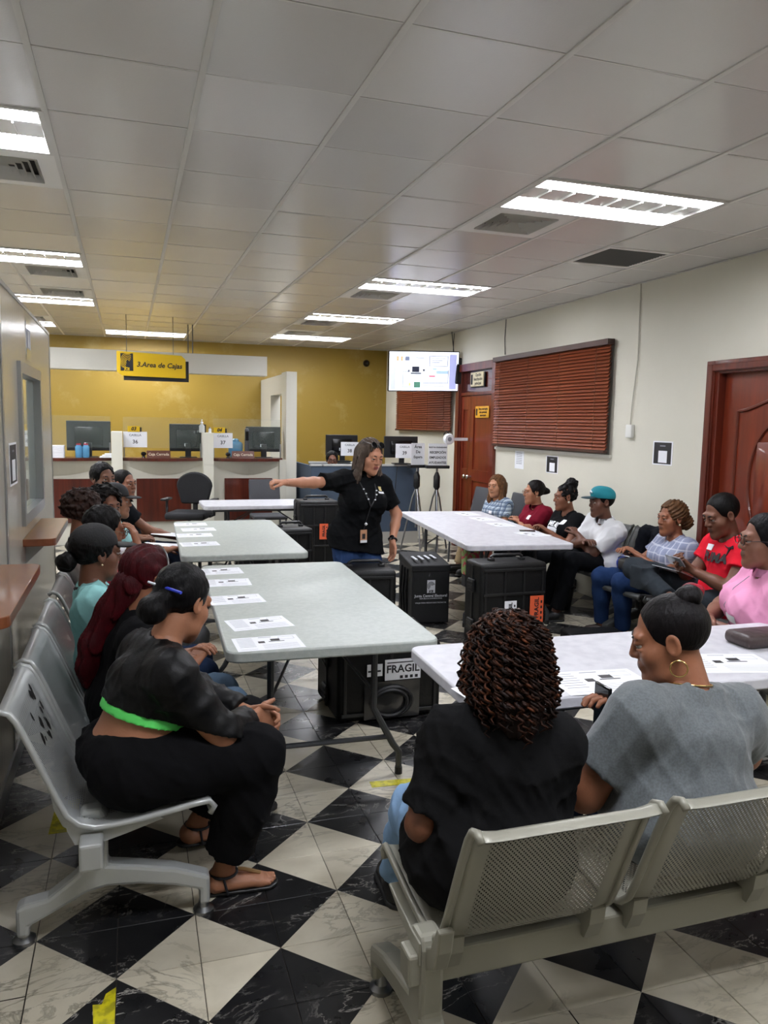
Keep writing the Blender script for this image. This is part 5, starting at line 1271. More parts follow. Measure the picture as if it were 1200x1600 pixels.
def on_chest(c, u, w, off=.0):
    """point on the front of the shirt: u right fraction, w height fraction of the torso; found by casting onto the shirt mesh"""
    from mathutils.bvhtree import BVHTree
    if 'bvh' not in c:
        me = c['shirt'].data; c['bvh'] = BVHTree.FromPolygons([v.co.copy() for v in me.vertices], [tuple(p.vertices) for p in me.polygons])
    o = c['hip']+c['sp']*c['TL']*w+c['r']*u*c['s']+c['fr']*.6-c['OR']; hit = c['bvh'].ray_cast(Vector(o), Vector(-c['fr']))
    if hit[0] is None: return np.array(o)-c['fr']*.45, c['fr']
    return np.array(hit[0])+np.array(c['fr'])*off, np.array(hit[1])
def chest_patch(name, u0, u1, w0, w1, m, off=.004, nu=5, nw=4, holes=None):
    def f(c):
        b = MB(); g = [[on_chest(c, u0+(u1-u0)*i/nu, w0+(w1-w0)*j/nw, off)[0] for i in range(nu+1)] for j in range(nw+1)]
        vs = [tuple(p) for row in g for p in row]; fs = [(j*(nu+1)+i, j*(nu+1)+i+1, (j+1)*(nu+1)+i+1, (j+1)*(nu+1)+i) for j in range(nw) for i in range(nu)]
        b.add(vs, fs); b.add([tuple(np.array(v)-c['fr']*.003) for v in vs], [q[::-1] for q in fs]); b.build(name, m, c['root'], smooth=True)
    return f
def chest_text(txt, size, u, w, m, shear=0, bold=.002, up=1.0):
    def f(c):
        o = text_mesh(txt, size, m, 'print', c['root'], None, shear=shear, bold=bold); me = o.data
        uv = np.array([(u-v.co.x, w+v.co.y/c['TL']) for v in me.vertices]); pts = np.array([on_chest(c, a, b)[0] for a, b in uv]); dep = pts@c['fr']
        A = np.stack([np.ones(len(uv)), uv[:, 0], uv[:, 1], uv[:, 0]**2, uv[:, 0]*uv[:, 1], uv[:, 1]**2], -1); k = np.linalg.lstsq(A, dep, rcond=None)[0]; fit = A@k; fit = fit+min(max((dep-fit).max(), 0), .012)+.003
        for v, p, d0, d1 in zip(me.vertices, pts, dep, fit): v.co = Vector(p+c['fr']*(d1-d0))+Vector(c['fr'])*v.co.z
    return f
def collar(m=None):
    def f(c):
        mm = m or c['Mt']; n = 14; b = MB(); 
        ring = lambda rad, hgt, fo: [tuple(c['nb']+c['s']*(c['r']*rad*math.sin(a)+c['fr']*(rad*math.cos(a)*1.05+.012+fo))+c['sp']*hgt*c['s']-c['OR']) for a in [PI*.12+2*PI*.88*k/n for k in range(n+1)]]
        r0, r1, r2 = ring(.068, -.005, 0), ring(.064, .035, 0), ring(.084, .0, .004); N = n+1
        vs = r0+r1+r2; fs = [(k, k+1, N+k+1, N+k) for k in range(n)]+[(N+k, N+k+1, 2*N+k+1, 2*N+k) for k in range(n)]
        b.add(vs, fs+[q[::-1] for q in fs]); b.build('collar', mm, c['root'], smooth=True)
    return f
def name_tag(u=.09, w=.78, sz=.06):
    return chest_patch('name_tag', u-sz/2, u+sz/2, w-.05, w+.04, M_paper, .006, 2, 2)
def watch(i, col='121214'):
    def f(c):
        w, e = c['wr'][i], c['el'][i]; d = nrm(w-e); p = w-d*.012; a = nrm(np.cross(d, V3(0, 0, 1))); u = np.cross(a, d); R_ = .031*c['s']
        o = MB().tube([tuple(p+R_*(a*math.cos(t)+u*math.sin(t))-c['OR']) for t in [2*PI*k/16 for k in range(16)]], .009, 6, closed=True).build('watch_strap', mat('strap_'+col, col, .5), c['root'], smooth=True)
        MB().lathe([(.019, 0), (.019, .01), (.015, .012)], (0, 0, 0), 14).xf(Matrix.Translation(Vector(p+u*R_-c['OR'])) @ Vector(u).to_track_quat('Z', 'Y').to_matrix().to_4x4()).build('watch_face', M_blackg, o, smooth=True)
    return f
# ================================================================ the people
def rel(p, yaw, rt, fw, up):
    y = math.radians(yaw); return (p[0]+math.cos(y)*rt+math.sin(y)*fw, p[1]-math.sin(y)*rt+math.cos(y)*fw, p[2]+up)
def lap(hip, yaw, gap=.07, fw=.26, up=.16): return (rel(hip, yaw, -gap, fw, up), rel(hip, yaw, gap, fw, up))
def crossed(hip, yaw, up=.26, fw=.2): return (rel(hip, yaw, .09, fw-.03, up), rel(hip, yaw, -.09, fw, up-.03))
def feet_at(hip, yaw, fw=.42, gap=.1, dz=0): 
    l = rel(hip, yaw, -gap, fw, 0); r_ = rel(hip, yaw, gap, fw, 0); return ((l[0], l[1], .085+dz), (r_[0], r_[1], .085+dz))
def plaid(name, base, c1, c2, sc):
    T = NT(name); g = T.n('ShaderNodeTexCoord'); sx = T.n('ShaderNodeSeparateXYZ'); T.l(g.outputs['Object'], sx.inputs[0])
    def band(o, f, w):
        a = T.n('ShaderNodeMath', operation='MULTIPLY'); a.inputs[1].default_value = f; T.l(o, a.inputs[0]); b = T.n('ShaderNodeMath', operation='FRACT'); T.l(a.outputs[0], b.inputs[0]); c = T.n('ShaderNodeMath', operation='LESS_THAN'); c.inputs[1].default_value = w; T.l(b.outputs[0], c.inputs[0]); return c.outputs[0]
    col = None
    cur = T.n('ShaderNodeRGB'); cur.outputs[0].default_value = lin(base); cur = cur.outputs[0]
    for o, f, w, c in ((sx.outputs[1], sc, .4, c1), (sx.outputs[2], sc, .4, c1), (sx.outputs[1], sc*2, .16, c2), (sx.outputs[2], sc*2, .16, c2)):
        m = T.n('ShaderNodeMix', data_type='RGBA'); mm = T.n('ShaderNodeMath', operation='MULTIPLY'); mm.inputs[1].default_value = .7; T.l(band(o, f, w), mm.inputs[0]); T.l(mm.outputs[0], m.inputs['Factor']); T.l(cur, m.inputs['A']); m.inputs['B'].default_value = lin(c); cur = m.outputs['Result']
    T.l(cur, T.b.inputs['Base Color']); T.b.inputs['Roughness'].default_value = .85
    return T.m
def bag(c_, name, prims, m, **k): return add_field(c_, name, prims, m, **k)

# ---- woman with black satin jacket, nearest on the left
def p1_extra(c):
    hip, sp, s, r, fr, W = c['hip'], c['sp'], c['s'], c['r'], c['fr'], 1.1
    RM = np.stack([r, fr, sp]); TL = c['TL']
    add_field(c, 'green_undershirt', [Ell(hip+sp*TL*.36+fr*.012, V3(.138*1.2+.016, .105*1.3+.016, TL*.27+.02), RM, .05), Ell(hip+sp*TL*.66, V3(.16, .138, TL*.26), RM, .06)], mat('neon_green', '5fe36a', .6), .007, [Half(hip+sp*.155, -sp), Half(hip+sp*.187, sp)])
    HP, OR = c['HP'], c['OR']
    pen = MB().tube([tuple(HP(-.06, -.118, .035)-OR), tuple(HP(.07, -.112, .02)-OR)], .0045, 8).build('pen', mat('pen_white', 'c9ccd6', .3), c['root'], smooth=True)
    MB().tube([tuple(HP(.0, -.1155, .0282)-OR), tuple(HP(.085, -.111, .018)-OR)], .0056, 8).build('pen_cap', mat('pen_blue', '2b3fc4', .3), pen, smooth=True)
    for i, (k, cc) in enumerate(((.12, 'b5623f'), (.3, '9c6a80'))):
        p = c['el'][1]*(k*.5+.1)+c['wr'][1]*(.9-k*.5); MB().lathe([(.002, -.004), (.016, 0), (.002, .004)], tuple(p+V3(.0, -.038, .012)-OR), 8, axis='y').build('embroidery', mat('thread_'+cc, cc, .7), c['root'])
H = (-.02, 2.66, .53)
person('woman in black satin jacket bending forward, pen in her hair', H, (.175, 2.76, 1.045), 78, look=-30, tilt=-22, S=1.0, HS=1.04, W=1.2, D=1.3, bust=.05, leg=1.22, arm=1.25,
       hands=((.405, 2.80, .60), (.41, 2.735, .60)), hand_dirs=((.9, -.35, -.2), (.9, .3, -.2)), hand_norms=((0, -1, -.3), (0, 1, -.3)), curls=(.8, .7), poles=((.2, 1, -.8), (.1, -1, -.9)),
       feet=((.235, 2.97, .11), (.30, 2.655, .085)), knees=((.415, 2.86, .53), (.40, 2.56, .545)), toes=((.9, .25, -.1), (1, -.02, 0)), sk='9c6a4e', hair='bun_low', hcol='0c0b0c', top=('long', '121213'), top_mat=mat('satin_black', '070708', .5, bump=(30, .3), spec=.22), bottom=('capri', '0e0e10'), shoe=('sandal', '0d0d0e'), hem=-.285, baggy=.018, h=.0075, seed=4, extras=[p1_extra], eyes=False)
# ---- red-haired woman
def p2_extra(c):
    HP, HR = c['HP'], c['HR']; nb, fr, sp, r, s = c['nb'], c['fr'], c['sp'], c['r'], c['s']; hip = c['hip']
    b0 = HP(0, -.09, -.03); pts = [b0, nb-fr*.10+sp*.02, nb-fr*.155-sp*.12, hip+sp*c['TL']*.42-fr*.165, hip+sp*c['TL']*.22-fr*.16]
    nz = lambda P: .006*np.sin(((P-b0)@(r+fr*.3))*210+1.5*np.sin((P-b0)@sp*25))
    add_field(c, 'long_hair', [Cone(pts[i], pts[i+1], (.058, .05, .045, .036)[i], (.05, .045, .036, .014)[i], .03) for i in range(4)], hair_mat('450a12'), .006, (), nz)
    MB().tube([tuple(HP(.083*math.sin(a), .03, .04+.088*math.cos(a))-c['OR']) for a in [-1.5+3*k/14 for k in range(15)]], .004, 6).build('headband', M_steel, c['root'], smooth=True)
H = (-.03, 3.23, .52)
person('woman with long dark red hair and a black top on the nearest silver bench', H, (.07, 3.27, 1.04), 82, look=-25, tilt=-8, HS=1.02, W=1.15, D=1.1, arm=1.15, leg=1.1, hands=lap(H, 82), feet=feet_at(H, 82, .45), sk='8a5a40', hair='ponytail', hcol='450a12', top=('tee', '131315'), bottom=('trousers', '5a6f84'), shoe=('shoe', '15161c'), h=.009, seed=6, extras=[p2_extra], eyes=False)
# ---- woman with black cap and light blue tee
def p3_extra(c):
    add_field(c, 'bun', [Ell(c['HP'](0, -.135, -.035), V3(.047, .045, .045), c['HR'], .01)], hair_mat('0e0c0c'), .005, (), sines(3, .008, 150)); nb, s = c['nb'], c['s']
    MB().tube([tuple(nb+c['r']*.075*math.sin(a)+c['fr']*(.085*math.cos(a)+.02)+c['sp']*(.012-.06*max(0, math.cos(a)))-c['OR']) for a in [2*PI*k/24 for k in range(24)]], .011, 6, closed=True).build('lanyard', M_ink, c['root'], smooth=True)
H = (-.1, 3.755, .52)
person('woman with black cap, hair bun and light blue tee on the nearest silver bench', H, (-.145, 3.79, 1.06), 85, look=-18, tilt=-3, HS=1.03, W=1.15, D=1.1, bust=.06, arm=1.15, hands=lap(H, 85), feet=feet_at(H, 85, .5), sk='6b4330', hair='short', hcol='0e0c0c', top=('tee', '8fc7c6'), sleeve=.75, bottom=('trousers', '22304a'), shoe=('shoe', '1c2233'), h=.009, seed=8, extras=[cap_hat('08080a'), p3_extra, earring(.005)])
# ---- the six others along the left row
H = (-.08, 4.40, .53)
person('dark-haired woman in coral top resting her cheek on her hand, left row', H, (-.125, 4.42, 1.085), 88, look=-10, tilt=-12, HS=1.0, W=1.0, bust=.04, hands=(rel(H, 88, -.06, .28, .17), (.045, 4.365, .985)), hand_dirs=(None, (-.25, .12, 1)), hand_norms=(None, (-1, .3, 0)), curls=(.3, .45), poles=(None, (.8, -.4, -1)), feet=feet_at(H, 88, .45), sk='94634a', hair='short', hcol='100d0d', top=('tee', 'c8434f'), bottom=('trousers', '6d6f72'), h=.011, seed=11, extras=[watch(1), glasses('7d6a50')])
H = (-.19, 4.925, .53)
person('person with short curly brown hair seen from behind in the left row', H, (-.255, 4.94, 1.12), 85, look=-25, tilt=-5, hands=lap(H, 85), feet=feet_at(H, 85, .45), sk='94634a', hair='curlytop', hcol='2b1912', top=('tee', 'd6d4cf'), bottom=('trousers', '2a3038'), h=.011, seed=12, eyes=False)
H = (-.16, 5.455, .52)
person('man in white tee and jeans looking back towards the camera from the left row', H, (-.15, 5.47, 1.10), 85, look=55, tilt=-4, S=1.02, hands=crossed(H, 85, .24, .26), poles=('x', 'x'), feet=feet_at(H, 85, .5), sk='734b37', hair='curlytop', hcol='0f0c0b', top=('tee', 'd9dade'), bottom=('trousers', '33496b'), h=.011, seed=13)
H = (-.1, 6.095, .53)
person('man with dark cap, light blue sleeves and dark vest in the left row', H, (-.09, 6.1, 1.075), 85, look=14, tilt=-4, S=1.0, hands=(rel(H, 85, -.12, .38, .14), rel(H, 85, .05, .36, .16)), feet=feet_at(H, 85, .5), sk='8a5d45', hair='short', hcol='100d0c', top=('tee', '9fd0cf'), bottom=('trousers', '2b3444'), h=.011, seed=14, extras=[cap_hat('16181d'), chest_patch('dark_vest', -.11, .11, .25, .8, cloth('vest', '3a3d49'), .006, 6, 6)])
H = (-.19, 6.625, .55)
person('man with short dark hair and pale shirt towards the back of the left row', H, (-.195, 6.65, 1.20), 85, look=62, tilt=-2, S=1.03, hands=lap(H, 85), feet=feet_at(H, 85, .45), sk='76503d', hair='short', hcol='0d0b0b', top=('tee', 'c9c9cc'), bottom=('trousers', '2b2f38'), h=.012, seed=15)
H = (-.04, 7.155, .54)
person('young man in black polo at the far end of the left row', H, (-.035, 7.18, 1.115), 85, look=45, tilt=0, S=1.03, hands=(rel(H, 85, -.12, .36, .1), rel(H, 85, .08, .42, .1)), feet=feet_at(H, 85, .5), sk='80533d', hair='crop', hcol='100d0c', top=('polo', '15171b'), bottom=('trousers', '2a3348'), h=.012, seed=16, extras=[collar()])
t = tag(MB().box((-.16, -.12, 0), (.16, .12, .002)).build('paper_sheet', M_paper), 'white sheet on the knees of the men at the far end of the left row', 'paper'); t.location = (.30, 6.45, .665); t.rotation_euler = (.05, .12, .3)
t = tag(MB().box((-.14, -.1, 0), (.14, .1, .002)).build('paper_sheet', M_paper), 'white sheet on the lap of the young man in black polo', 'paper'); t.location = (.33, 7.02, .68); t.rotation_euler = (0, .1, -.2)
# ---- instructor
def inst(c):
    nb, r, fr, sp, OR, s = c['nb'], c['r'], c['fr'], c['sp'], c['OR'], c['s']
    ch = lambda u, w: on_chest(c, u, w, .008)[0]
    ln = MB().tube([tuple(nb-fr*.06+sp*.0-OR+0*r)] + [tuple(nb+sg*0+r*.075+sp*.0+fr*.0-OR) for sg in (1,)] + [tuple(ch(.06, .82)), tuple(ch(.035, .68)), tuple(ch(.0, .55))], .006, 6).build('lanyard', M_ink2, c['root'], smooth=True)
    MB().tube([tuple(nb-fr*.06-OR), tuple(nb-r*.075-OR), tuple(ch(-.06, .82)), tuple(ch(-.035, .68)), tuple(ch(.0, .55))], .006, 6).build('lanyard_strap', M_ink2, ln, smooth=True)
    for sg in (-1, 1):
        for w_, u_ in ((.80, .057), (.74, .046), (.66, .03)): MB().lathe([(.002, -.006), (.009, 0), (.002, .006)], tuple(ch(sg*u_, w_)+np.array(fr)*.006), 8).build('lanyard_bead', M_paper, ln)
    p0, p1 = ch(0, .55), ch(.01, .16); MB().tube([tuple(p0), tuple(ch(.005, .35)), tuple(p1)], .004, 6).build('lanyard_drop', M_ink2, ln); MB().lathe([(.004, -.012), (.014, 0), (.004, .012)], tuple(ch(.008, .26)+np.array(fr)*.008), 10).build('reel', M_paper, ln, smooth=True)
    M4 = Matrix.Translation(Vector(p1)) @ Matrix(((r[0], fr[0], 0, 0), (r[1], fr[1], 0, 0), (0, 0, 1, 0), (0, 0, 0, 1)))
    bd = MB().box((-.028, 0, -.10), (.028, .004, -.0)).xf(M4).build('badge', mat('badge_tan', 'c69471', .5), ln); MB().box((-.028, .004, -.10), (.028, .006, -.08)).xf(M4).build('badge_strip', M_paper, bd); MB().box((-.013, .004, -.07), (.013, .006, -.03)).xf(M4).build('badge_photo', M_ink2, bd)
    MB().tube([tuple(nb+r*.055*math.sin(a)+fr*(.06*math.cos(a)+.015)+sp*(.02-.045*max(0, math.cos(a)))-OR) for a in [2*PI*k/20 for k in range(20)]], .002, 5, closed=True).build('necklace', M_chrome, c['root'])
H = (1.69, 5.82, .80)
person('standing woman in black polo and jeans pointing with her outstretched arm', H, (1.785, 5.74, 1.435), 172, look=-12, tilt=-16, roll=2, S=.98, HS=1.08, W=1.16, D=1.1, bust=.07, belly=.03, arm=1.1, leg=1.2, seat=False,
       hands=((1.965, 5.66, .77), (1.075, 5.52, 1.255)) if False else ((1.965, 5.70, .77), (1.08, 5.5, 1.25)), hand_dirs=((.02, -.1, -1), (-1, -.05, .1)), hand_norms=((-.9, -.3, 0), (0, .2, -1)), curls=(.35, 1.15), poles=((.8, .6, .1), (0, .3, -1)),
       feet=((1.82, 5.80, .085), (1.58, 5.83, .085)), kpole=(0, -1, 0), elbow_len=1.0, sk='bb8468', lips='8f4a44', hair='none', hcol='5e5148', top=('polo', '0f1012'), sleeve=.72, bottom=('trousers', '263a5e'), shoe=('shoe', '222222'), h=.008, seed=21, hem=.0, neckr=.06,
       extras=[collar(), inst, watch(0), lambda c: add_field(c, 'hair', [Ell(c['HP'](0, -.022, .038), V3(.084, .102, .092)*c['hs'], c['HR'], .02), Ell(c['HP'](0, .12, -.025), V3(.088, .098, .128)*c['hs'], c['HR'], .012, True)] + [Cone(c['HP'](sx*.068, -.0, .03), c['HP'](sx*.095, .014, -.15), .028, .03, .03) for sx in (-1, 1)] + [Cone(c['HP'](sx*.095, .014, -.15), c['HP'](sx*.108, .05, -.285), .03, .014, .03) for sx in (-1, 1)] + [Cone(c['HP'](sx*.035, -.08, .0), c['HP'](sx*.05, -.06, -.22), .05, .035, .04) for sx in (-1, 1)], hair_mat('5e5047'), .005, (), (lambda P, c=c: .004*np.sin(((P-V3(1.785, 5.74, 1.435))@c['HR'][0])*270+2*np.sin(((P-V3(1.785, 5.74, 1.435))@c['HR'][1])*60)))), glasses('0e0e10', True),
               chest_patch('polo_emblem', -.115, -.09, .80, .86, mat('emblem_gold', 'c9b47a', .5), .004, 2, 2), chest_patch('polo_print', -.13, -.075, .765, .79, M_paper, .004, 3, 1)])
# ---- man behind the partition
H = (2.74, 10.72, .52)
person('man with glasses seated behind the blue-grey partition', H, (2.735, 10.62, 1.165), 190, look=0, tilt=-3, hands=lap(H, 190), feet=feet_at(H, 190, .4), sk='6b4330', hair='short', hcol='0c0b0b', top=('tee', '9aa3ac'), bottom=('trousers', '222222'), h=.013, seed=22, extras=[glasses('151515')])
t = thing('office_chair', 'dark office chair behind the blue-grey partition', 'chair', (2.74, 10.73, 0), 0)
MB().rbox((-.24, -.24, .38), (.24, .22, .44), .03).build('seat', M_cf, t, smooth=True); MB().rbox((-.23, .18, .46), (.23, .24, 1.0), .06, seg=3).build('backrest', M_cf, t, smooth=True); MB().lathe([(.03, .06), (.03, .38)], n=10).build('gas_column', M_grey, t); MB().lathe([(.26, .0), (.26, .03), (.06, .07)], n=10).build('base', M_black, t)

# ---- right-hand row along the wall
SEATX = 4.03
H = (4.1, 8.04, .50)
person('woman with long light brown hair in blue plaid shirt, right row', H, (4.02, 8.03, 1.0), -98, look=-18, tilt=-2, S=.95, HS=1.06, W=1.02, bust=.05, hands=lap(H, -98), feet=feet_at(H, -98, .5), sk='ad7a5c', hair='straight', hcol='6e4c30', top=('tee', '8fa6bd'), top_mat=plaid('plaid_blue', 'b9c8d4', '41597a', '15202e', 22), sleeve=.6, bottom=('trousers', '9b8868'), shoe=('shoe', '1a1a1a'), h=.012, seed=31, extras=[name_tag(-.07, .66)])
H = (4.07, 7.07, .50)
person('woman in maroon polo with glasses and hair bun, arms folded, right row', H, (3.97, 7.07, 1.015), -90, look=12, tilt=-2, S=.95, HS=1.04, bust=.06, hands=crossed(H, -90, .2, .24), poles=('x', 'x'), feet=feet_at(H, -90, .45), sk='a06c50', hair='bun_back', hcol='15100e', top=('polo', '6b1224'), bottom=('trousers', '1d2027'), h=.012, seed=32, extras=[glasses('6a4a35'), name_tag(-.08, .8), earring(.006), collar()])
H = (4.07, 6.48, .50)
person('woman in black printed tee with high curly bun in the right row', H, (3.97, 6.47, 1.02), -88, look=10, tilt=-4, S=.96, HS=1.05, W=1.1, bust=.07, arm=1.15, hands=lap(H, -88, .08, .3, .2), feet=feet_at(H, -88, .45), sk='7a4c36', hair='bun_high', hcol='0d0b0b', top=('tee', '101012'), bottom=('trousers', '17181b'), h=.012, seed=33, fa=.002, extras=[earring(.011, 'e6e0d0'), chest_text('WE ARE', .05, 0, .77, M_paper, bold=.003), chest_patch('print_block', -.09, .09, .6, .7, M_paper, .004, 6, 3), chest_patch('print_block', -.085, .085, .5, .56, M_paper, .004, 6, 2), name_tag(-.1, .86, .05)])
H = (4.03, 5.83, .51)
person('man in white polo and turquoise cap with arms folded in the right row', H, (3.90, 5.76, 1.045), -88, look=4, tilt=-2, S=1.02, HS=1.0, W=1.02, arm=1.1, hands=crossed(H, -88, .22, .27), poles=('x', 'x'), feet=((3.52, 5.80, .085), (3.55, 6.02, .085)), knees=((3.60, 5.72, .55), (3.62, 5.94, .54)), sk='5f3c2d', hair='crop', hcol='0d0b0b', top=('polo', 'dfe0e2'), sleeve=.75, bottom=('trousers', '111215'), shoe=('shoe', '141414'), h=.010, seed=34, hem=.06, extras=[cap_hat('0f7f8c', '15323a', True, True), collar()])
H = (4.06, 4.93, .50)
person('woman with gathered brown braids and grey-blue checked top in the right row', H, (3.99, 4.95, 1.0), -80, look=-8, tilt=-3, S=.98, HS=1.08, W=1.15, bust=.07, arm=1.2, leg=1.1, hands=((3.76, 5.02, .70), (3.74, 5.14, .70)), feet=((3.70, 5.08, .085), (3.66, 5.32, .085)), knees=((3.60, 5.0, .50), (3.58, 5.24, .50)), sk='8a573d', hair='braids', hcol='5e4129', top=('tee', '8f95ac'), top_mat=plaid('check_grey', '8c93ab', '8088a2', 'c6cad6', 9), bottom=('trousers', '1f3358'), shoe=('shoe', '3a302c'), h=.010, seed=35, hem=.03, extras=[earring(.008, 'e6d9b0')])
H = (3.93, 4.22, .52)
person('man in red PUMA tee with legs crossed looking at his phone, right row', H, (3.83, 4.25, 1.11), -82, look=-2, tilt=-20, S=1.05, HS=1.12, W=1.1, arm=1.2, leg=1.1, hands=((3.60, 4.22, .74), (3.58, 4.33, .73)), hand_dirs=((-.6, .4, .5), (-.6, -.3, .5)), hand_norms=((0, .5, .6), (0, -.5, .6)), curls=(.8, .8), feet=((3.52, 4.30, .085), (3.42, 4.20, .56)), knees=((3.50, 4.18, .52), (3.46, 4.66, .68)), toes=(None, (-.2, -1, -.1)), sk='6b4534', hair='crop', hcol='0c0a0a', top=('tee', 'd01f30'), bottom=('trousers', '2b3035'), shoe=('shoe', '2a2624'), h=.009, seed=36, hem=.05, fa=.002,
       extras=[chest_text('PUMA', .088, 0.0, .71, M_ink2, shear=.15, bold=.004), name_tag(.08, .86, .07), lambda c: [MB().tube([tuple(on_chest(c, u, w, .004)[0]) for u, w in pts], rr, 5).build('cat_emblem', M_ink2, c['root'], smooth=True) for pts, rr in (([(-.15, .93), (-.13, .9), (-.115, .86)], [.006, .01, .008]), ([(-.16, .9), (-.14, .9)], .007), ([(-.115, .86), (-.105, .8), (-.1, .76)], [.008, .005, .003]), ([(-.13, .9), (-.09, .89), (-.06, .92)], [.007, .004, .002]))]])
H = (3.2, 3.14, .52)
person('woman in pink polo with glasses and tied black hair at the right edge', H, (3.09, 3.12, 1.125), -62, look=-6, tilt=-3, S=1.03, HS=1.08, W=1.2, D=1.15, bust=.08, belly=.03, arm=1.25, leg=1.15, hands=((2.92, 3.26, .66), (2.93, 3.30, .69)), poles=((.2, -1, -.8), (.3, 1, -.8)), hand_dirs=((-.3, .6, 0), (-.5, -.6, 0)), feet=((2.84, 3.22, .085), (2.92, 3.45, .085)), knees=((2.80, 3.3, .52), (2.88, 3.52, .52)), sk='7f5543', hair='bun_back', hcol='0d0b0c', top=('polo', 'e59cc0'), sleeve=.7, bottom=('trousers', '5d5c5c'), shoe=('shoe', '222222'), h=.009, seed=37, extras=[glasses('241d1a'), collar(), name_tag(-.1, .55, .08), earring(.006), lambda c: MB().tube([tuple(on_chest(c, u, w, .006)[0]) for u, w in ((.05, .93), (.035, .8), (.02, .6), (.01, .45), (.015, .3))], .0017, 5).build('neck_cord', M_inkg, c['root'], smooth=True)])

# ---- the two women in front, seen from behind
def curls_extra(c):
    HP, HR, OR, hs = c['HP'], c['HR'], c['OR'], c['hs']; rng = random.Random(5)
    add_field(c, 'hair', [Ell(HP(0, -.025, .038), V3(.08, .098, .092)*hs, HR, .03), Ell(HP(0, -.075, -.05), V3(.074, .058, .12)*hs, HR, .05), Ell(HP(0, -.085, -.14), V3(.066, .042, .09)*hs, HR, .05), Ell(HP(0, .13, -.05), V3(.09, .075, .12)*hs, HR, .012, True)], hair_mat('1c0e0a'), .006, (), sines(7, .014, 140, 6))
    cols = [hair_mat('1b0d08'), hair_mat('2e170d'), hair_mat('4f2a17')]
    for m in range(3):
        b = MB()
        for k in range(105 if m < 2 else 55):
            th = rng.uniform(-2.4, 2.4); ph = rng.uniform(-.25, 1.45)       # th 0 = back of the head
            d = (math.sin(th)*math.cos(ph), -math.cos(th)*math.cos(ph), math.sin(ph)); p = np.array((d[0]*.074, -.022+d[1]*.092, .035+d[2]*.086))
            L = rng.uniform(.12, .27)*(.75 if ph > .9 else 1.0); out = rng.uniform(.015, .045); n = 30; turns = L/.030; r0 = rng.uniform(.008, .0125); a0 = rng.uniform(0, 6.28); pts = []
            hd = np.array((d[0], d[1], 0)); hd = hd/(np.linalg.norm(hd)+1e-6); q = p.copy(); vel = np.array(d)*.9+np.array((0, 0, .25))
            for i in range(n):
                t = i/(n-1); pts_c = q.copy(); vel = vel*.86+np.array((hd[0]*.012, hd[1]*.04, -.34))*.6; q = q+vel/np.linalg.norm(vel)*L/n
                rad = np.linalg.norm((q-np.array((0, -.03, .03)))/np.array((.86, 1.1, 1.0)))
                if rad < .097 and q[2] > -.06: q = np.array((0, -.03, .03))+(q-np.array((0, -.03, .03)))*(.097/rad)
                if q[2] < -.09: q[0] *= .97; q[1] = min(q[1], -.06)
                a = a0+2*PI*turns*t; e1 = np.array((hd[1], -hd[0], 0)); rr = r0*min(1, t*6)
                pts.append(tuple(HP(*(pts_c+rr*(e1*math.cos(a)+hd*math.sin(a))))-OR))
            b.tube(pts, [.0037]*(n-4)+[.0034, .003, .0022, .0012], 4)
        o = b.build('curls', cols[m], c['root'], smooth='all'); o['kind'] = 'stuff'
H = (.915, 1.79, .525)
person('woman with long curly brown hair and black tee seen from behind on the beige bench', H, (.985, 1.87, 1.045), 3, look=8, tilt=-8, S=1.02, HS=.98, W=1.12, D=1.15, bust=.05, arm=1.05, leg=1.32, elbow_len=.84, hands=((.80, 1.97, .64), (1.0, 2.0, .64)), poles=((-.5, -.4, -.9), (.4, -.5, -1)), feet=((.88, 2.44, .085), (1.06, 2.45, .085)), knees=((.845, 2.14, .48), (1.05, 2.16, .48)), sk='6f4530', hair='none', hcol='1c0e0a', top=('tee', '101011'), sleeve=.85, bottom=('trousers', '7d9cbd'), shoe=('shoe', '121212'), h=.0075, seed=41, hem=.1, shw=.87, extras=[curls_extra, watch(0, 'b9bcc0')])
def p20(c):
    HP, HR, OR = c['HP'], c['HR'], c['OR']
    add_field(c, 'bun', [Ell(HP(0, -.075, .105), V3(.044, .044, .036), HR, .02)], hair_mat('100c0d'), .005, (), sines(3, .006, 120)); add_field(c, 'red_lock', [Ell(HP(.035, -.088, .108), V3(.03, .036, .034), HR, .02)], hair_mat('8c1226'), .005, (), sines(5, .005, 120))
    MB().tube([tuple(c['nb']+c['r']*.072*math.sin(a)+c['fr']*(.075*math.cos(a)+.012)+c['sp']*(.03-.05*max(0, math.cos(a)))-OR) for a in [2*PI*k/24 for k in range(24)]], .0025, 5, closed=True).build('necklace', mat('gold', 'd9b978', .25, 1.0), c['root'])
H = (1.545, 1.77, .53)
person('woman in grey tee with top bun and hoop earring on the beige bench', H, (1.548, 1.90, 1.05), -6, look=-48, tilt=-16, S=1.04, HS=1.04, W=1.25, D=1.3, bust=.07, belly=.05, arm=1.45, leg=1.1, hands=((1.455, 1.985, .745), (1.74, 2.13, .68)), poles=((-1, -.7, -.5), (1, -.2, -.7)), hand_dirs=((-.45, .15, .8), None), hand_norms=((-1, .0, 0), None), curls=(.8, .5), feet=((1.40, 2.3, .085), (1.66, 2.3, .085)), knees=((1.39, 2.17, .53), (1.66, 2.17, .53)), sk='8a583e', hair='crop', hcol='100c0d', top=('tee', '54595a'), top_mat=mat('heather_grey', '565b5c', .85, noise=(160, '62686a', .4, .6), bump=(12, .3), sheen=.2), sleeve=.68, bottom=('trousers', '1d2a44'), shoe=('shoe', '141414'), h=.0075, seed=42, hem=.1, shw=1.0, neckr=.066, extras=[p20, earring(.024, hoop=True)])
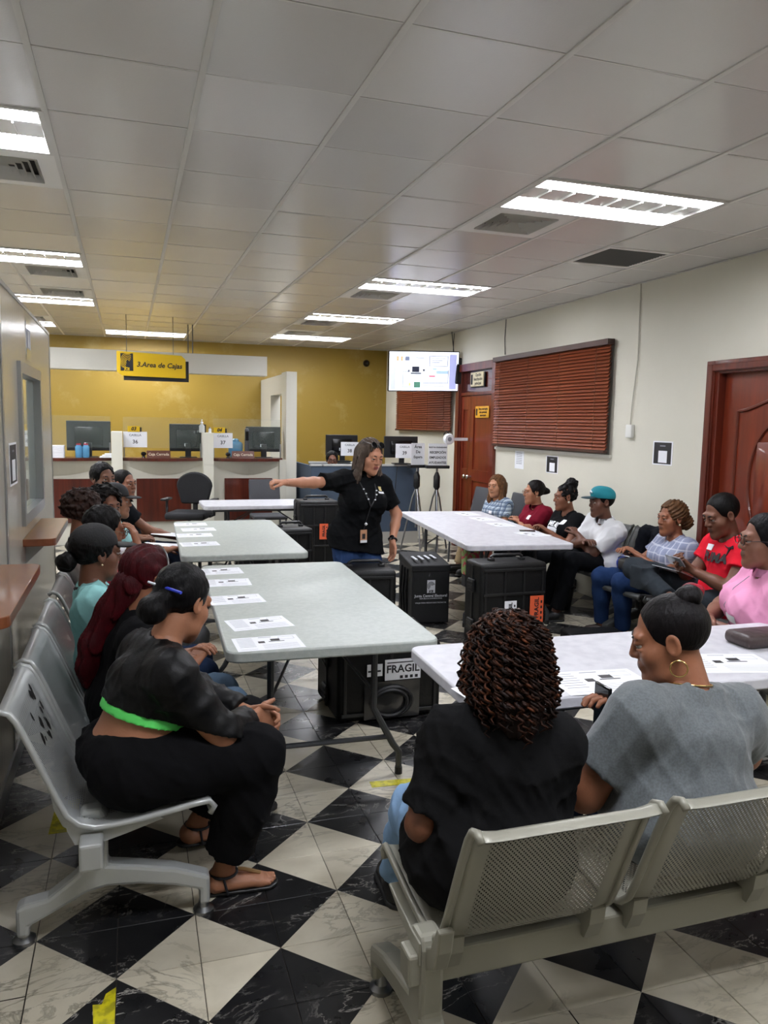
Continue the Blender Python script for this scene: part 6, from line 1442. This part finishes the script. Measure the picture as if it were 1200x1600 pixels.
t = thing('phone', 'black phone held up edge-on by the grey tee woman', 'phone', (1.395, 2.0, .72), 0); MB().rbox((-.006, -.04, 0), (.006, .04, .165), .004).build('phone_body', M_blackg, t, smooth=True); MB().box((-.0066, -.036, .006), (-.006, .036, .159)).build('screen', mat('screen_dark', '101418', .08), t)
t = thing('phone', 'phone in the hands of the red tee man', 'phone', (3.5, 4.28, .80), 0); b = MB().rbox((-.04, -.075, -.005), (.04, .075, .005), .003); b.xf(Matrix.Rotation(.9, 4, 'Y')); b.build('phone_body', mat('phone_grey', '8a8d94', .2, .4), t); b = MB().box((-.036, -.07, .005), (.036, .07, .0056)); b.xf(Matrix.Rotation(.9, 4, 'Y')); b.build('screen', M_blackg, t)
t = tag(MB().box((-.15, -.11, 0), (.15, .11, .002)).build('paper_sheet', M_paper), 'printed sheet on the lap of the red tee man', 'paper'); t.location = (3.62, 4.42, .69); t.rotation_euler = (.1, .3, .5)
# handbag on the lap of the braided woman
t = thing('handbag', 'small black handbag with chain strap on the lap of the braided woman', 'bag', (3.70, 5.0, .58)); MB().rbox((-.07, -.12, 0), (.07, .12, .10), .03, seg=3).build('body', mat('bag_leather', '2a2724', .45), t, smooth=True); MB().tube([(-.06, -.11, .1), (-.08, -.04, .13), (-.08, .05, .12), (-.06, .11, .1)], .006, 6).build('strap', M_steel, t, smooth=True); MB().box((-.072, -.03, .05), (-.068, .03, .06)).build('clasp', M_chrome, t)
t = thing('phone', 'phone held by the braided woman', 'phone', (3.70, 5.1, .72)); b = MB().rbox((-.035, -.07, -.004), (.035, .07, .004), .003); b.xf(Matrix.Rotation(.6, 4, 'Y')); b.build('phone_body', M_blackg, t)
# jacket and blue bag hanging on the bench beside the white polo man
CT = dict(OR=V3(4.12, 5.55, 0)); t = thing('jacket', 'black jacket hung over the dark bench back beside the white polo man', 'jacket', (4.12, 5.55, 0)); CT['root'] = t
add_field(CT, 'jacket_body', [Cone((4.29, 5.42, .80), (4.29, 5.64, .80), .05, .05, .03), Cone((4.24, 5.42, .78), (4.17, 5.43, .45), .055, .05, .05), Cone((4.24, 5.6, .78), (4.17, 5.6, .47), .055, .05, .05)], cloth('jacket', '15171d'), .008, (), folds(50))
t = thing('blue_bag', 'crumpled bright blue bag on the dark bench below the jacket', 'bag', (4.03, 5.53, .43)); CT['root'] = t; CT['OR'] = V3(4.03, 5.53, .43)
add_field(CT, 'bag_body', [Ell((4.03, 5.53, .52), (.08, .1, .1), None, .05), Cone((4.05, 5.5, .57), (4.09, 5.55, .64), .05, .03, .04)], mat('bag_blue', '1b3fb0', .5, bump=(14, .5)), .007, (), sines(51, .015, 60))
# bag on the far chair leg and floral bag under the long table
t = thing('floral_bag', 'floral fabric bag under the long white table', 'bag', (3.42, 7.35, 0)); MB().rbox((-.1, -.06, .12), (.1, .06, .45), .03).build('body', mat('floral', '8fae6a', .8, noise=(22, 'c4475c', .5, .56)), t, smooth=True); MB().tube([(-.06, 0, .45), (-.04, 0, .56), (.04, 0, .56), (.06, 0, .45)], .007, 6).build('handle', M_ink2, t, smooth=True); MB().rbox((-.09, -.05, .0), (.09, .05, .12), .01).build('base', M_ink2, t)
